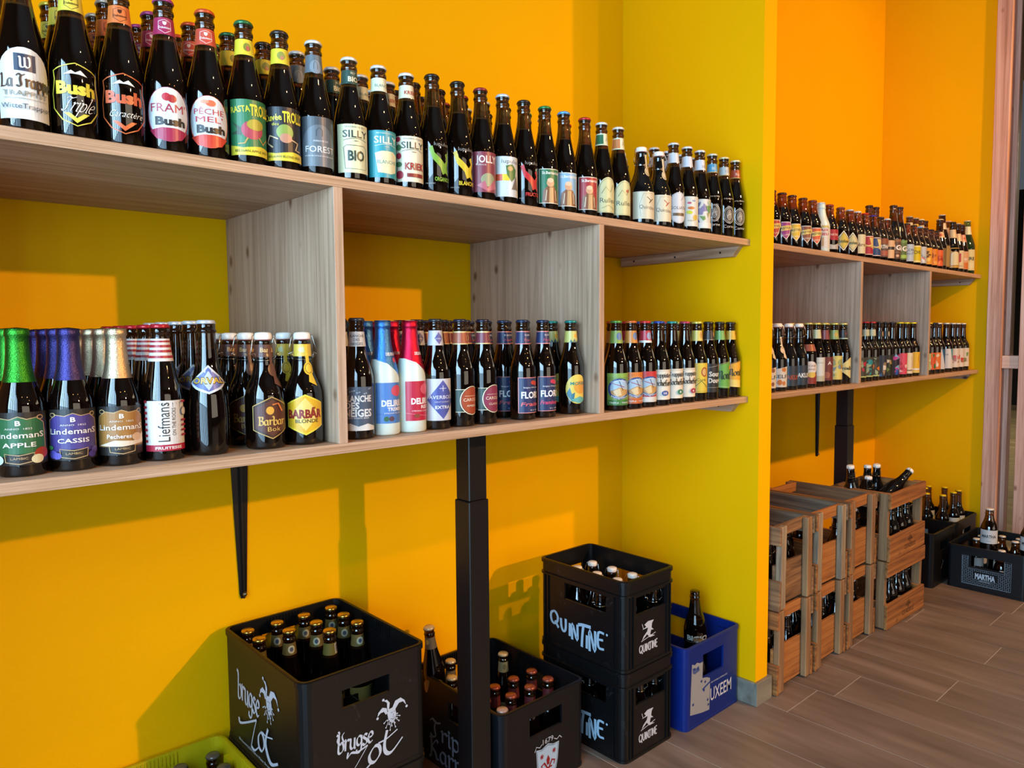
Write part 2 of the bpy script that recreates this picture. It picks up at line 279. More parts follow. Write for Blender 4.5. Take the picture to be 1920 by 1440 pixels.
class Print:
    def __init__(s): s.L = []
    def poly(s, pts, c):
        pts = [Vector((x, y, 0)) for x, y in pts]
        s.L.append((c, [(p.x, p.y) for p in pts], [tuple(t) for t in tessellate_polygon([pts])])); return s
    def rect(s, x0, y0, x1, y1, c): return s.poly([(x0, y0), (x1, y0), (x1, y1), (x0, y1)], c)
    def ell(s, cx, cy, rx, ry, c, n=28, a0=0, a1=2 * PI):
        full = abs(a1 - a0 - 2 * PI) < 1e-6
        return s.poly([(cx + rx * math.cos(a0 + (a1 - a0) * i / n), cy + ry * math.sin(a0 + (a1 - a0) * i / n)) for i in range(n if full else n + 1)], c)
    def stroke(s, pts, w, c, closed=False):
        V = []; F = []; P = [Vector(p) for p in pts]; n = len(P); ws = w if isinstance(w, (list, tuple)) else [w] * n
        for i, p in enumerate(P):
            a = P[i - 1] if (i or closed) else p; b = P[(i + 1) % n] if (i < n - 1 or closed) else p
            t = (b - a); t = t.normalized() if t.length else Vector((1, 0)); q = Vector((-t.y, t.x)) * ws[i] / 2
            V += [tuple(p + q), tuple(p - q)]
        for i in range(n if closed else n - 1):
            j = (i + 1) % n; F.append((2 * i, 2 * i + 1, 2 * j + 1, 2 * j))
        s.L.append((c, V, F)); return s
    def text(s, t, cx, cy, h, c, w=None, bold=0.0, shear=0.0, rot=0.0, arc=0.0):
        vs, fs = text_mesh(t, bold)
        if not vs: return s
        x0 = min(v[0] for v in vs); x1 = max(v[0] for v in vs); y0 = min(v[1] for v in vs); y1 = max(v[1] for v in vs)
        ky = h / .72; kx = ky if w is None else w / (x1 - x0); ca, sa = math.cos(rot), math.sin(rot); out = []
        for x, y in vs:
            X = (x - (x0 + x1) / 2) * kx; Y = (y - .36) * ky; X += shear * Y; Y += arc * X * X
            out.append((cx + X * ca - Y * sa, cy + X * sa + Y * ca))
        s.L.append((c, out, fs)); return s
    def ops(s, L):
        for o in L:
            k = o[0]
            if k == 'r': s.rect(*o[1:])
            elif k == 'e': s.ell(*o[1:])
            elif k == 'p': s.poly(*o[1:])
            elif k == 's': s.stroke(*o[1:])
            elif k == 'g': s.script(*(o[1:-1] if isinstance(o[-1], dict) else o[1:]), **(o[-1] if isinstance(o[-1], dict) else {}))
            elif k == 't':
                kw = o[-1] if isinstance(o[-1], dict) else {}
                s.text(*(o[1:-1] if kw else o[1:]), **kw)
        return s
    def nibline(s, P, W, c, nib=.75, lo=.3):
        P = smooth(P); ws = []
        for i in range(len(P)):
            a = P[max(i - 1, 0)]; b = P[min(i + 1, len(P) - 1)]; ang = math.atan2(b[1] - a[1], b[0] - a[0]); ws.append(W * (lo + (1 - lo) * abs(math.sin(ang - nib))))
        return s.stroke(P, ws, c)
    def script(s, t, cx, cy, h, c, w=None, W=.13, rot=0.0, nib=.75, lo=.3, shear=0.0):
        tot = sum(SKEL[ch][0] for ch in t); kx = h if w is None else w / tot; x = -tot * kx / 2; ca, sa = math.cos(rot), math.sin(rot)
        for ch in t:
            adv, strokes = SKEL[ch]
            for st in strokes:
                q = [(x + a * kx + shear * (b - .5) * h, (b - .5) * h) for a, b in st]
                s.nibline([(cx + a * ca - b * sa, cy + a * sa + b * ca) for a, b in q], W * h, c, nib, lo)
            x += adv * kx
        return s
    def wide(s, k):
        s.L = [(c, [(x * k, y) for x, y in v], f) for c, v, f in s.L]; return s
    def build(s, name, wrap, ustep=None, vstep=None, eps=.00012, lift=.0003, finish=paper):
        """wrap(u_mm, v_mm, offset_m) -> point"""
        allv = []; allf = []; mi = []; cols = []
        for li, (c, vs, fs) in enumerate(s.L):
            if c not in cols: cols.append(c)
            ci = cols.index(c)
            bm = bmesh.new(); bv = [bm.verts.new((x, y, 0)) for x, y in vs]
            for f in fs:
                try: bm.faces.new([bv[i] for i in f])
                except ValueError: pass
            for st, ax in ((ustep, 0), (vstep, 1)):
                if not st: continue
                lo = min(v[ax] for v in vs); hi = max(v[ax] for v in vs); k = math.floor(lo / st) + 1
                while k * st < hi:
                    co = (k * st, 0, 0) if ax == 0 else (0, k * st, 0); no = (1, 0, 0) if ax == 0 else (0, 1, 0)
                    bmesh.ops.bisect_plane(bm, geom=bm.verts[:] + bm.edges[:] + bm.faces[:], plane_co=co, plane_no=no, dist=1e-5); k += 1
            bmesh.ops.triangulate(bm, faces=[f for f in bm.faces if len(f.verts) > 4])
            bm.verts.index_update(); base = len(allv); off = lift + eps * li
            allv += [wrap(v.co.x, v.co.y, off) for v in bm.verts]
            for f in bm.faces: allf.append([base + v.index for v in f.verts]); mi.append(ci)
            bm.free()
        me = bpy.data.meshes.new(name); me.from_pydata(allv, [], allf)
        for c in cols: me.materials.append(finish(c))
        me.polygons.foreach_set('material_index', mi); me.update()
        return me

# ------------------------------------------------------------------ the room
D, TH = .5000, .0185
ZL, ZU = .9704, 1.4507        # top faces of the lower and the upper board
XP, XQ, PY, XR = 1.8176, 1.8885, -.5378, 4.041
CZ = 3.35
struct('wall_back', -1.05, XR + .10, 0, .12, 0, CZ, yellow)
struct('wall_pillar', XP, XQ, PY, -.0005, 0, CZ, yellow)
struct('wall_right', XR, XR + .10, -.533, -.0005, 0, CZ, yellow)
box_f = struct('floor', -1.05, XR + .1, -3.62, .0, -.05, -.0007, grout)
struct('floor_front', -1.05, XR + .1, -8.2, -3.62, -.05, 0, floor_tile)
struct('ceiling', -1.1, 14, -8.3, .2, CZ, CZ + .08, ceil_m)
struct('wall_front', -1.1, 14, -8.3, -8.2, 0, CZ, room_grey)
# wood-look floor planks, staggered joints
XS0 = 1.6475
joints = {2: -.681, 3: -.915, 6: -.602, 7: -.842}
pm = {}
for i in range(-15, 12):
    x0 = XS0 + .2035 * i; x1 = min(x0 + .2005, XR)
    if x0 > XR - .02: break
    j0 = joints.get(i, -.25 - (i * .377) % 1.2)
    if x0 < -.96: continue
    ys = [0.0]; yy = j0
    while yy > -3.4: ys.append(yy); yy -= 1.2
    ys.append(-3.6)
    for a, b in zip(ys, ys[1:]):
        if a - b < .03: continue
        p = box('floor_plank', x0, x1, b + .0015, a - .0015, -.0006, 0, floor_tile, None); p.parent = box_f; p.location = p.location - box_f.location
# left wall: shop front with tall mullions, daylight behind
WY0, WY1, WZ1 = -2.80, -.80, 2.15
wl = struct('wall_left', -1.03, -.96, WY1, .0, 0, CZ, room_grey)
struct('wall_left_pier', -1.03, -.96, -8.2, WY0, 0, CZ, room_grey)
struct('wall_left_header', -1.03, -.96, WY0, WY1, WZ1, CZ, room_grey)
win = tag(bpy.data.objects.new('window_1', None), None, None, None, 'structure'); COL.objects.link(win)
for k, (yc, w) in enumerate([(-.82, .04), (-1.00, .012), (-1.14, .012), (-1.32, .035), (-1.50, .012), (-1.72, .04), (-1.92, .012), (-2.14, .045), (-2.36, .012), (-2.56, .02), (-2.78, .04)]):
    box('window_mullion', -.99, -.93, yc - w / 2, yc + w / 2, 0, WZ1, black_metal, win)
box('window_transom', -.99, -.94, WY0, WY1, .0, .12, black_metal, win); box('window_transom', -.99, -.94, WY0, WY1, WZ1 - .07, WZ1, black_metal, win)
# skirting
struct('baseboard_pillar', XP - .011, XQ + .011, PY - .012, PY - .0005, 0, .073, skirt_tile, None, .001)
struct('baseboard_left', XP - .011, XP - .0005, PY - .0005, -.01, 0, .073, skirt_tile, None, .001)
struct('baseboard_inner', XQ + .0005, XQ + .011, PY, -.012, 0, .073, skirt_tile, None, .001)
struct('baseboard_back', -.959, XP - .011, -.011, -.0005, 0, .073, skirt_tile, None, .001)
struct('baseboard_far', XQ + .011, XR - .011, -.011, -.0005, 0, .073, skirt_tile, None, .001)
struct('baseboard_right', XR - .011, XR - .0005, -.533, -.0005, 0, .073, skirt_tile, None, .001)
# glazed timber partition at the end of the bay, and the hall seen through it
part = tag(bpy.data.objects.new('window_2', None), None, None, None, 'structure'); COL.objects.link(part)
def pbox(n, *a, **k): return box(n, *a, part, **k)
pbox('window_post', XR - .018, XR + .10, -.601, -.5345, 0, CZ - .002, fir, bevel=.002)
pbox('window_stop', XR + .045, XR + .11, -.622, -.6015, 0, CZ - .002, fir, bevel=.001)
pbox('window_post', XR - .018, XR + .10, -.760, -.676, 0, CZ - .002, fir, bevel=.002)
pbox('window_rail', XR - .004, XR + .09, -.6755, -.602, .980, 1.043, fir_y, bevel=.002)
for yy in (-1.36, -2.04, -2.72, -3.4): pbox('window_post', XR - .018, XR + .10, yy - .085, yy, 0, CZ - .002, fir, bevel=.002)
glass_pane = plain((.9, .95, .95), .02); _gp, _N, _L, _b = newmat('partition_glass'); _b.inputs['Transmission Weight'].default_value = 1; _b.inputs['Roughness'].default_value = 0.01; _b.inputs['IOR'].default_value = 1.02
for a, b in ((-.676, -.6225), (-1.36, -.761), (-2.04, -1.446), (-2.72, -2.126)):
    pbox('window_pane', XR + .060, XR + .064, a + .0005, b - .0005, 1.05, CZ - .01, _gp)
struct('floor_hall', XR + .1, 14, -8.2, 3.5, -.05, -.002, beige_tile)
struct('wall_hall', 13.4, 13.5, -8.2, 3.5, 0, CZ, dark_wall); struct('wall_hall_back', XR + .1, 13.4, 3.5, 3.6, 0, CZ, dark_wall)
pile = thing('timber_pile', (12.5, .9, 0), 'low stack of pale sawn timber on the hall floor beyond the partition', 'timber')
for i, (dx, dy, z, l) in enumerate([(0, 0, 0, 1.5), (0, .16, 0, 1.3), (0, .32, 0, 1.4), (0, .06, .12, 1.3), (0, .24, .12, 1.1), (0, .15, .24, 1.0)]):
    b = box('timber_board', -.1, .05, dy - .075, dy + .07, z, z + .115, fir_y, pile); b.location = (dx, dy, z + .06)

# ------------------------------------------------------------------ shelf units
def shelf_unit(label, xa, xb, divs, batten=True):
    root = thing('wall_shelf', ((xa + xb) / 2, 0, ZL - TH), label, 'shelf')
    box('top_board', xa, xb, -D, -.001, ZU - TH, ZU, oak_x, root, .0006)
    box('bottom_board', xa, xb, -D, -.001, ZL - TH, ZL, oak_x, root, .0006)
    for x in divs: box('divider', x, x + TH, -D + .0002, -.001, ZL, ZU - TH, oak_z, root, .0006)
    return root
def batten(root, x1, z1):
    """pale batten with a chamfered nose screwed to the side wall under a board"""
    t = .022; bm = bmesh.new(); h = .030
    pr = [(-.012, 0), (-.475, 0), (-.452, -h), (-.012, -h)]
    a = [bm.verts.new((x1 - t, y, z1 + z)) for y, z in pr]; b = [bm.verts.new((x1 - .0006, y, z1 + z)) for y, z in pr]
    bm.faces.new(a); bm.faces.new(b[::-1])
    for i in range(4): bm.faces.new((a[i], b[i], b[(i + 1) % 4], a[(i + 1) % 4]))
    bmesh.ops.recalc_face_normals(bm, faces=bm.faces)
    o = link('batten', mesh_of(bm), oak_y, root); o.location = -root.location
    for y in (-.07, -.24, -.41):
        s = bmesh.new(); bmesh.ops.create_cone(s, cap_ends=True, segments=10, radius1=.0035, radius2=.003, depth=.0012)
        so = link('screw', mesh_of(s), plain('3b332c', .4, .8), o); so.rotation_euler = (0, PI / 2, 0); so.location = (x1 - t - .0006, y, z1 - h * .5)
def bracket(root, x, z1, z0=.55):
    """black tapered wall plate with a raised rib, screwed at its foot"""
    bm = bmesh.new(); w1, w0 = .046, .017
    rows = []
    for z, w, d in ((z1, w1, .016), (z0 + .010, w0, .012), (z0, w0 * .6, .010)):
        rows.append([bm.verts.new((x + a * w, y, z)) for a, y in ((-.5, -.001), (-.5, -.004), (-.14, -.005), (-.07, -d), (.07, -d), (.14, -.005), (.5, -.004), (.5, -.001))])
    for a, b in zip(rows, rows[1:]):
        for i in range(8): bm.faces.new((a[i], a[(i + 1) % 8], b[(i + 1) % 8], b[i]))
    bm.faces.new(rows[0]); bm.faces.new(rows[-1][::-1]); bmesh.ops.recalc_face_normals(bm, faces=bm.faces)
    o = link('wall_bracket', mesh_of(bm), black_metal, root); o.location = -root.location
    s = bmesh.new(); bmesh.ops.create_uvsphere(s, u_segments=12, v_segments=6, radius=.0055)
    so = link('screw', mesh_of(s), plain('777777', .25, 1.0), o, True); so.location = (x, -.013, z0 + .012)
def post(root, x, y):
    """telescopic square steel leg: slim upper tube in a wider lower tube"""
    box('leg_upper', x + .003, x + .057, y + .003, y + .053, .775, ZL - TH, black_metal, root, .002)
    box('leg_lower', x, x + .060, y, y + .056, .008, .775, black_metal, root, .002)
    box('leg_foot', x - .010, x + .070, y - .008, y + .064, .0005, .008, black_metal, root, .002)
s1 = shelf_unit('oak shelf unit left of the yellow pillar, tall black leg beneath', -.9595, 1.8165, [-.3041, .4094, 1.1229])
batten(s1, XP, ZU - TH - .0005); batten(s1, XP, ZL - TH - .0005); bracket(s1, .421, ZL - TH); post(s1, .817, -.366); bracket(s1, -.30, ZL - TH)
s2 = shelf_unit('oak shelf unit in the alcove right of the yellow pillar', XQ + .001, XR - .001, [2.6155, 3.3296])
batten(s2, XR, ZU - TH - .0005); batten(s2, XR, ZL - TH - .0005); bracket(s2, 3.327, ZL - TH); post(s2, 2.840, -.366)

# ------------------------------------------------------------------ bottles
MM = .001
PROF = {
 'apo': [(0, 1.5), (24, 1.5), (27, 0), (29.5, 1), (31.2, 4), (31.2, 100), (30.8, 108), (29.0, 121), (25.6, 136), (22, 152), (18.6, 168), (16.2, 182), (14.8, 194), (14.0, 206), (13.8, 213), (15.0, 214), (15.2, 216), (15.0, 219), (14.0, 220), (13.6, 222), (13.6, 227), (14.6, 228), (14.4, 232), (0, 232.5)],
 'silly': [(0, 1.5), (24, 1.5), (27, 0), (29.5, 1), (30.5, 4), (30.5, 100), (29.6, 110), (27, 126), (23, 142), (19, 158), (16, 172), (14.8, 184), (14.2, 196), (13.8, 202), (15, 203), (15.2, 206), (15, 209), (13.8, 210), (13.6, 215), (14.6, 216), (14.4, 220), (0, 220.5)],
 'steinie': [(0, 1.5), (24, 1.5), (27, 0), (29.5, 1), (30.5, 4), (30.5, 112), (29.8, 120), (27.6, 130), (24.0, 142), (20.6, 154), (18.2, 166), (16.6, 178), (15.2, 192), (14.2, 204), (14.0, 206), (15.2, 207), (15.4, 210), (15.2, 213), (14.0, 214), (13.7, 220), (14.6, 221), (14.4, 225), (0, 225.5)],
 'linde': [(0, 1.5), (24, 1.5), (28, 0), (30, 1), (31, 4), (31, 94), (29.8, 104), (26.2, 117), (21.8, 131), (18.6, 143), (16.4, 156), (15.0, 172), (14.2, 188), (13.9, 198), (15.4, 200), (15.5, 204), (14.9, 206), (15.1, 210), (0, 212)],
 'lief': [(0, 1.5), (24, 1.5), (28, 0), (30.5, 1), (31.2, 4), (31.2, 92), (30.4, 102), (27.6, 118), (23.8, 134), (20.4, 150), (17.0, 166), (14.9, 182), (13.7, 196), (13.4, 202), (14.8, 203), (14.8, 207), (14.2, 208), (14.6, 212), (0, 212.5)],
 'skittle': [(0, 1.5), (24, 1.5), (26, 0), (28, 1), (30.5, 8), (31.8, 26), (32.6, 48), (32.4, 70), (31, 90), (28.6, 108), (25, 124), (21, 140), (18.2, 156), (16.6, 172), (15.4, 188), (14.8, 202), (14.8, 204), (16.4, 205), (16.4, 208), (14.6, 209), (14.6, 215), (14.8, 219), (0, 219.5)],
 'swing': [(0, 1.5), (26, 1.5), (30, 0), (33, 2), (34, 6), (34, 84), (33.6, 92), (31.6, 102), (27.6, 113), (22.8, 124), (19.2, 135), (17.2, 146), (16.4, 156), (16.8, 158), (16.4, 160), (15.2, 170), (14.6, 182), (15.2, 184), (15.2, 188), (13.6, 190), (0, 190.5)],
 'delir': [(0, 1.5), (24, 1.5), (27, 0), (29.5, 1), (31, 4), (31, 100), (30.4, 112), (28.2, 128), (24.6, 144), (20.6, 160), (17.4, 176), (15.6, 192), (14.8, 206), (14.6, 212), (16, 213.5), (16, 217), (15, 219), (15.6, 226), (0, 227)],
 'long': [(0, 1.5), (24, 1.5), (27, 0), (29.5, 1), (30.5, 4), (30.5, 118), (29.6, 128), (26.4, 138), (21, 148), (17.4, 157), (15.8, 166), (14.8, 182), (14.0, 200), (13.5, 212), (13.4, 216), (15, 217), (15.2, 221), (13.8, 222), (13.5, 227), (14.6, 228), (14.4, 232), (0, 232.5)],
 'stubby': [(0, 1.5), (24, 1.5), (28, 0), (30.5, 1), (31.5, 4), (31.5, 88), (30.6, 96), (27.8, 106), (23.4, 117), (19.4, 128), (16.8, 139), (15.2, 150), (14.8, 153), (16, 154), (16.2, 158), (15, 160), (14.6, 167), (15, 171), (0, 171.5)],
 'big': [(0, 2), (28, 2), (33, 0), (36, 2), (37, 6), (37, 130), (36, 142), (32.6, 158), (27.5, 174), (22.6, 190), (19, 206), (16.8, 222), (15.4, 236), (15, 240), (16.4, 241), (16.4, 246), (14.8, 248), (14.8, 256), (15, 262), (0, 262.5)]}
PROF['swingl'] = [(r * (.95 if z > 0 else 1), z if z < 10 else z * 1.125) for r, z in PROF['swing']]
HT = {k: v[-1][1] * MM for k, v in PROF.items()}
GLSEG = 30
_mesh = {}
def prof_r(p, z):
    P = PROF[p]
    for (r0, z0), (r1, z1) in zip(P[3:], P[4:]):
        if z0 <= z <= z1: return (r0 + (r1 - r0) * ((z - z0) / (z1 - z0) if z1 > z0 else 0)) * MM
    return P[4][0] * MM
def glass_mesh(p, gl, lo=None, hi=None, grow=0.0):
    k = ('g', p, gl, lo, hi, grow)
    if k not in _mesh:
        P = PROF[p]
        if lo is not None:
            zs = sorted(set([lo, hi] + [z for _, z in P[4:] if lo < z < hi])); pts = [(prof_r(p, z) + grow, z * MM) for z in zs]
            if hi >= P[-2][1]: pts.append((0, pts[-1][1] + grow))
        else: pts = [(r * MM, z * MM) for r, z in P]
        bm = lathe(pts, GLSEG); me = mesh_of(bm, 'bottle')
        for q in me.polygons: q.use_smooth = True
        me.materials.append(GLASS[gl] if isinstance(gl, str) and gl in GLASS else foil(gl))
        _mesh[k] = me
    return _mesh[k]
def foil(c): return plain(c, .30, .9, .5, 0, .75, 620)
def cap_mesh(c, r0=16.2, r1=13.2, h=6.2):
    k = ('cap', c, r0)
    if k not in _mesh:
        n = 42; bm = bmesh.new(); low = []; mid = []; top = []
        for i in range(n):
            a = 2 * PI * i / n; rr = (r0 if i % 2 else r0 - 1.1) * MM
            low.append(bm.verts.new((rr * math.cos(a), rr * math.sin(a), 0)))
            mid.append(bm.verts.new(((r1 + 1.4) * MM * math.cos(a), (r1 + 1.4) * MM * math.sin(a), (h - 1.8) * MM)))
            top.append(bm.verts.new(((r1 - .4) * MM * math.cos(a), (r1 - .4) * MM * math.sin(a), h * MM)))
        ce = bm.verts.new((0, 0, (h + .3) * MM)); cb = bm.verts.new((0, 0, .5 * MM))
        for i in range(n):
            j = (i + 1) % n
            bm.faces.new((low[i], low[j], mid[j], mid[i])); bm.faces.new((mid[i], mid[j], top[j], top[i])); bm.faces.new((top[i], top[j], ce)); bm.faces.new((low[j], low[i], cb))
        me = mesh_of(bm, 'crown_cap'); me.materials.append(plain(c, .24, .3 if c not in GOLDS else .95, .6)); _mesh[k] = me
        for q in me.polygons: q.use_smooth = True
    return _mesh[k]
GOLDS = ('c9a24a', 'b98a30')
def stopper_mesh():
    if 'st' not in _mesh:
        bm = lathe([(0, 0), (13.0 * MM, 0), (14.8 * MM, 1 * MM), (15.2 * MM, 3 * MM), (15 * MM, 9 * MM), (13.4 * MM, 12 * MM), (9 * MM, 13.2 * MM), (0, 13.6 * MM)], 24); me = mesh_of(bm)
        for q in me.polygons: q.use_smooth = True
        me.materials.append(plain('e6e2d8', .22, 0, .5)); _mesh['st'] = me
        bm = lathe([(0, -2.6 * MM), (13.4 * MM, -2.4 * MM), (13.8 * MM, -1.2 * MM), (13.2 * MM, 0), (0, 0)], 20); me = mesh_of(bm)
        me.materials.append(plain('8a1c14', .5)); _mesh['washer'] = me
        bm = bmesh.new(); R = .0162; z0 = -.036
        tube(bm, [(R * math.cos(a), R * math.sin(a), z0) for a in [2 * PI * i / 18 for i in range(18)]], .0009, 6, True)
        for s in (1, -1):
            tube(bm, [(s * R, 0, z0), (s * .019, .0, z0 + .004), (s * .0245, -.006, z0 + .010), (s * .0215, -.004, z0 + .030), (s * .0185, 0, .006), (s * .0150, 0, .009)], .0010, 6)
            tube(bm, [(s * .0245, -.006, z0 + .010), (s * .0195, -.012, z0 + .013), (s * .0165, -.010, z0 + .002), (s * .0165, 0, z0)], .0009, 6)
        me = mesh_of(bm)
        for q in me.polygons: q.use_smooth = True
        me.materials.append(plain('b5b2ac', .22, 1.0)); _mesh['wire'] = me
    return _mesh['st'], _mesh['washer'], _mesh['wire']
def wrapper(p):
    def w(u, v, off, R0=None):
        r = prof_r(p, v) + off; a = u * MM / (R0 or .0305)
        return (r * math.sin(a), -r * math.cos(a), v * MM)
    return w
def wrapneck(p, rn):
    def w(u, v, off):
        r = prof_r(p, v) + off; a = u * MM / rn
        return (r * math.sin(a), -r * math.cos(a), v * MM)
    return w
# --- label artwork (mm: u around the bottle, v up from its base)
def arch(x, y0, y1, h, n=14): return [(-x, y0), (x, y0), (x, y1)] + [(x * math.cos(PI * i / n) , y1 + h * math.sin(PI * i / n)) for i in range(1, n)] + [(-x, y1)]
def shield(c, t='0000'):
    pts = [(-23, 92), (-17, 96), (0, 103), (17, 96), (23, 92), (22, 80), (25, 60), (24, 40), (14, 24), (0, 16), (-14, 24), (-24, 40), (-25, 60), (-22, 80)]
    return [('s', pts, 1.5, c, True), ('p', [(-13, 34), (-7, 34), (0, 27), (7, 34), (13, 34), (0, 20)], c), ('p', [(-12, 86), (-4, 93), (0, 90), (5, 94), (12, 86), (4, 88), (-4, 88)], 'e8e6df')]
def dubu(c, e, t): return ('neck', 180, 206, c, [('s', [(-9, 200), (0, 203), (9, 200), (9, 188), (0, 182), (-9, 188)], .8, e, True), ('t', 'Dubuisson', 0, 191, 3.4, t, {'w': 17, 'bold': .02}), ('p', [(-3, 200), (3, 200), (2.4, 196), (0, 194), (-2.4, 196)], t)])
def monk(bg, tx):
    return [('r', -21, 14, 21, 92, 'f0e6d2'), ('r', -19.6, 15.5, 19.6, 90.5, bg), ('t', 'St.Bernardus', 2, 83, 6.5, 'f4efe2', {'w': 34, 'bold': .02}), ('p', [(-15, 15.5), (16, 15.5), (14, 40), (8, 52), (-4, 54), (-13, 44)], '8a5a3c'),
            ('p', [(-3, 15.5), (6, 15.5), (5, 50), (-2, 50)], 'c8a070'), ('e', 0, 60, 7, 9, 'd9a37c'), ('e', 0, 66, 6, 5, 'e9c6a4'), ('s', [(-9, 20), (-7, 44)], 1.6, 'd9c8a8'), ('s', [(11, 20), (9, 44)], 1.6, 'd9c8a8')]
def lup(c, w, sub):
    return [('p', [(-18, 88), (-12, 92), (-9, 78), (2, 66), (8, 58), (13, 66), (9, 76), (14, 80), (17, 66), (14, 52), (17, 34), (10, 40), (4, 36), (0, 50), (-12, 66)], c), ('t', 'lupulus', 4, 96, 8, 'c0c0bc', {'w': 27, 'bold': -.02}), ('t', w, 6, 27, 8, c, {'bold': .03, 'w': 30}), ('t', sub, -16, 18, 2.4, 'b9b9b5')]
def silly(bg, tc, extra): return [('r', -26, 13, 26, 100, bg), ('t', 'BRASSERIE DE SILLY', 2, 95, 2.6, tc), ('t', 'SILLY', 2, 83, 13, tc, {'w': 38, 'bold': .015}), ('s', [(-16, 71), (-6, 74), (2, 75), (10, 74), (20, 71)], .9, tc), ('t', '1850', 2, 70, 2.6, tc)] + extra
def linde(bg, bg2, nm, fr):
    g = 'c9a878'
    return [('r', -34, 17, 34, 92, '24201e'), ('p', [(-29, 30), (29, 30), (28, 60), (27, 76), (18, 84), (8, 82), (0, 86), (-8, 82), (-18, 84), (-27, 76), (-28, 60)], bg), ('s', [(-29, 30), (-28, 60), (-27, 76), (-18, 84), (-8, 82), (0, 86), (8, 82), (18, 84), (27, 76), (28, 60), (29, 30)], 1.1, g), ('e', -22, 84, 4, 3.4, g), ('e', 22, 84, 4, 3.4, g), ('e', -22, 84, 2.6, 2.2, '24201e'), ('e', 22, 84, 2.6, 2.2, '24201e'),
            ('t', 'B', 0, 77, 7, 'eee6da', {'bold': .03}), ('t', 'ANNO  1822', 0, 69, 2.6, 'eee6da', {'w': 26}), ('t', 'LindemanS', 0, 60, 8.4, 'f4eee4', {'w': 50, 'bold': .01}), ('t', nm, 0, 46, 6.6, 'f4eee4', {'w': 32, 'bold': .015}), ('r', -12, 21, 12, 33, '24201e'), ('s', [(-14, 34), (-13, 22), (0, 19), (13, 22), (14, 34), (0, 31)], 1.2, g, True), ('t', 'LAMBIC', 0, 27, 3.4, g)] + fr
def kast(c, c2): return [('p', [(-14, 78), (17, 78), (19, 64), (14, 36), (3, 20), (-8, 34), (-16, 58)], 'efe7dc'), ('p', [(-12, 76), (15, 76), (17, 63), (12, 37), (3, 23), (-7, 35), (-14, 58)], c), ('p', [(-20, 62), (22, 68), (22, 54), (-16, 46)], 'e9cf73'), ('t', 'KASTEEL', 1, 57.5, 7.6, '3c2a10', {'w': 36, 'bold': .02, 'rot': .12}), ('t', c2, 3, 36, 4.6, 'f5ecdc', {'rot': .1})]
def hexlab(c): return [('p', [(-24, 50), (0, 88), (24, 50), (0, 14)], 'f3ead2'), ('p', [(-21, 50), (0, 83), (21, 50), (0, 19)], '2c2413'), ('p', [(-19.4, 50), (0, 80.5), (19.4, 50), (0, 21.5)], c), ('g', 'Maredsous', 0, 50, 12, '2c2413', {'w': 32, 'W': .1})]
def blok(bg, mid, tx, tc, frame=None): 
    L = [('r', -25, 14, 25, 86, frame or bg), ('r', -23, 17, 23, 83, bg)]
    if mid: L.append(('r', -23, 34, 23, 62, mid))
    L.append(('t', tx, 0, 48, 13, tc, {'w': 40, 'bold': .03})); return L
def blobs(bg, cols, seed, y0=16, y1=98, x=27, n=9, txt=None, tc='f0f0e8', band=None):
    R = random.Random(seed); L = [('r', -x, y0, x, y1, bg)]
    for i in range(n): L.append(('p', [(a + R.uniform(-5, 5), b + R.uniform(-5, 5)) for cx, cyy, rr in [(R.uniform(-x + 8, x - 8), R.uniform(y0 + 10, y1 - 10), R.uniform(5, 9))] for a, b in [(cx + rr * math.cos(t), cyy + rr * 1.3 * math.sin(t)) for t in (0, 1.05, 2.1, 3.14, 4.2, 5.25)]], cols[i % len(cols)]))
    if band: L.append(('r', -x, y0, x, y0 + band[0], band[1]))
    if txt: L.append(('t', txt, 0, (y0 + y1) / 2 + 6, 8, tc, {'w': x * 1.3, 'bold': .02}))
    return L
def oval(c): 
    return [('s', [(14 * math.cos(t * PI / 10), 64 + 24 * math.sin(t * PI / 10)) for t in range(20)], 1.6, c, True), ('s', [(11 * math.cos(t * PI / 10), 64 + 20 * math.sin(t * PI / 10)) for t in range(20)], 1.0, c, True), ('e', 0, 64, 8.5, 16, '6f6d69'), ('s', [(-5, 56), (0, 74), (5, 56)], 1.4, c), ('s', [(-6, 62), (6, 68)], 1.2, c), ('t', 'Corne', 0, 31, 9, c, {'w': 27}), ('t', 'du Bois des Pendus', 0, 112, 4, c, {'w': 26})]
def chouette(bg, band, top): return [('r', -27, 14, 27, 96, bg), ('r', -27, 14, 27, 28, band), ('r', -27, 86, 27, 96, top), ('e', 0, 56, 25, 27, '23498c'), ('e', 0, 57, 20, 22, 'a9c6de'), ('p', [(-19, 50), (0, 60), (19, 52), (17, 42), (0, 35), (-17, 42)], 'c69a5c'), ('p', [(-14, 50), (0, 58), (3, 40), (-6, 37)], 'e3c89a'), ('s', [(-14, 70), (10, 60)], 1.6, 'a3352c'), ('s', [(-2, 76), (6, 52)], 1.2, '43302a'), ('t', 'Queue de Charrue', 0, 78, 4.6, 'f2f2ee', {'w': 38, 'arc': -.013}), ('t', 'Ploegsteert', 0, 34, 5.6, 'f2f2ee', {'w': 34, 'arc': .012}), ('t', 'TRIPLE - TRIPEL', 0, 20.5, 4.4, 'eef2e6')]
def roch(c, n): return [('r', -26, 16, 26, 98, 'e9e2d0'), ('g', 'Trappistes', 0, 83, 12, '3a3026', {'w': 40, 'W': .16}), ('g', 'Rochefort', 0, 62, 15, '3a3026', {'w': 42, 'W': .16}), ('e', 4, 34, 7, 7, c), ('t', n, 4, 34, 6, 'f4f0e4', {'bold': .02}), ('s', [(-24, 95), (24, 95)], .6, '9a8c74')]
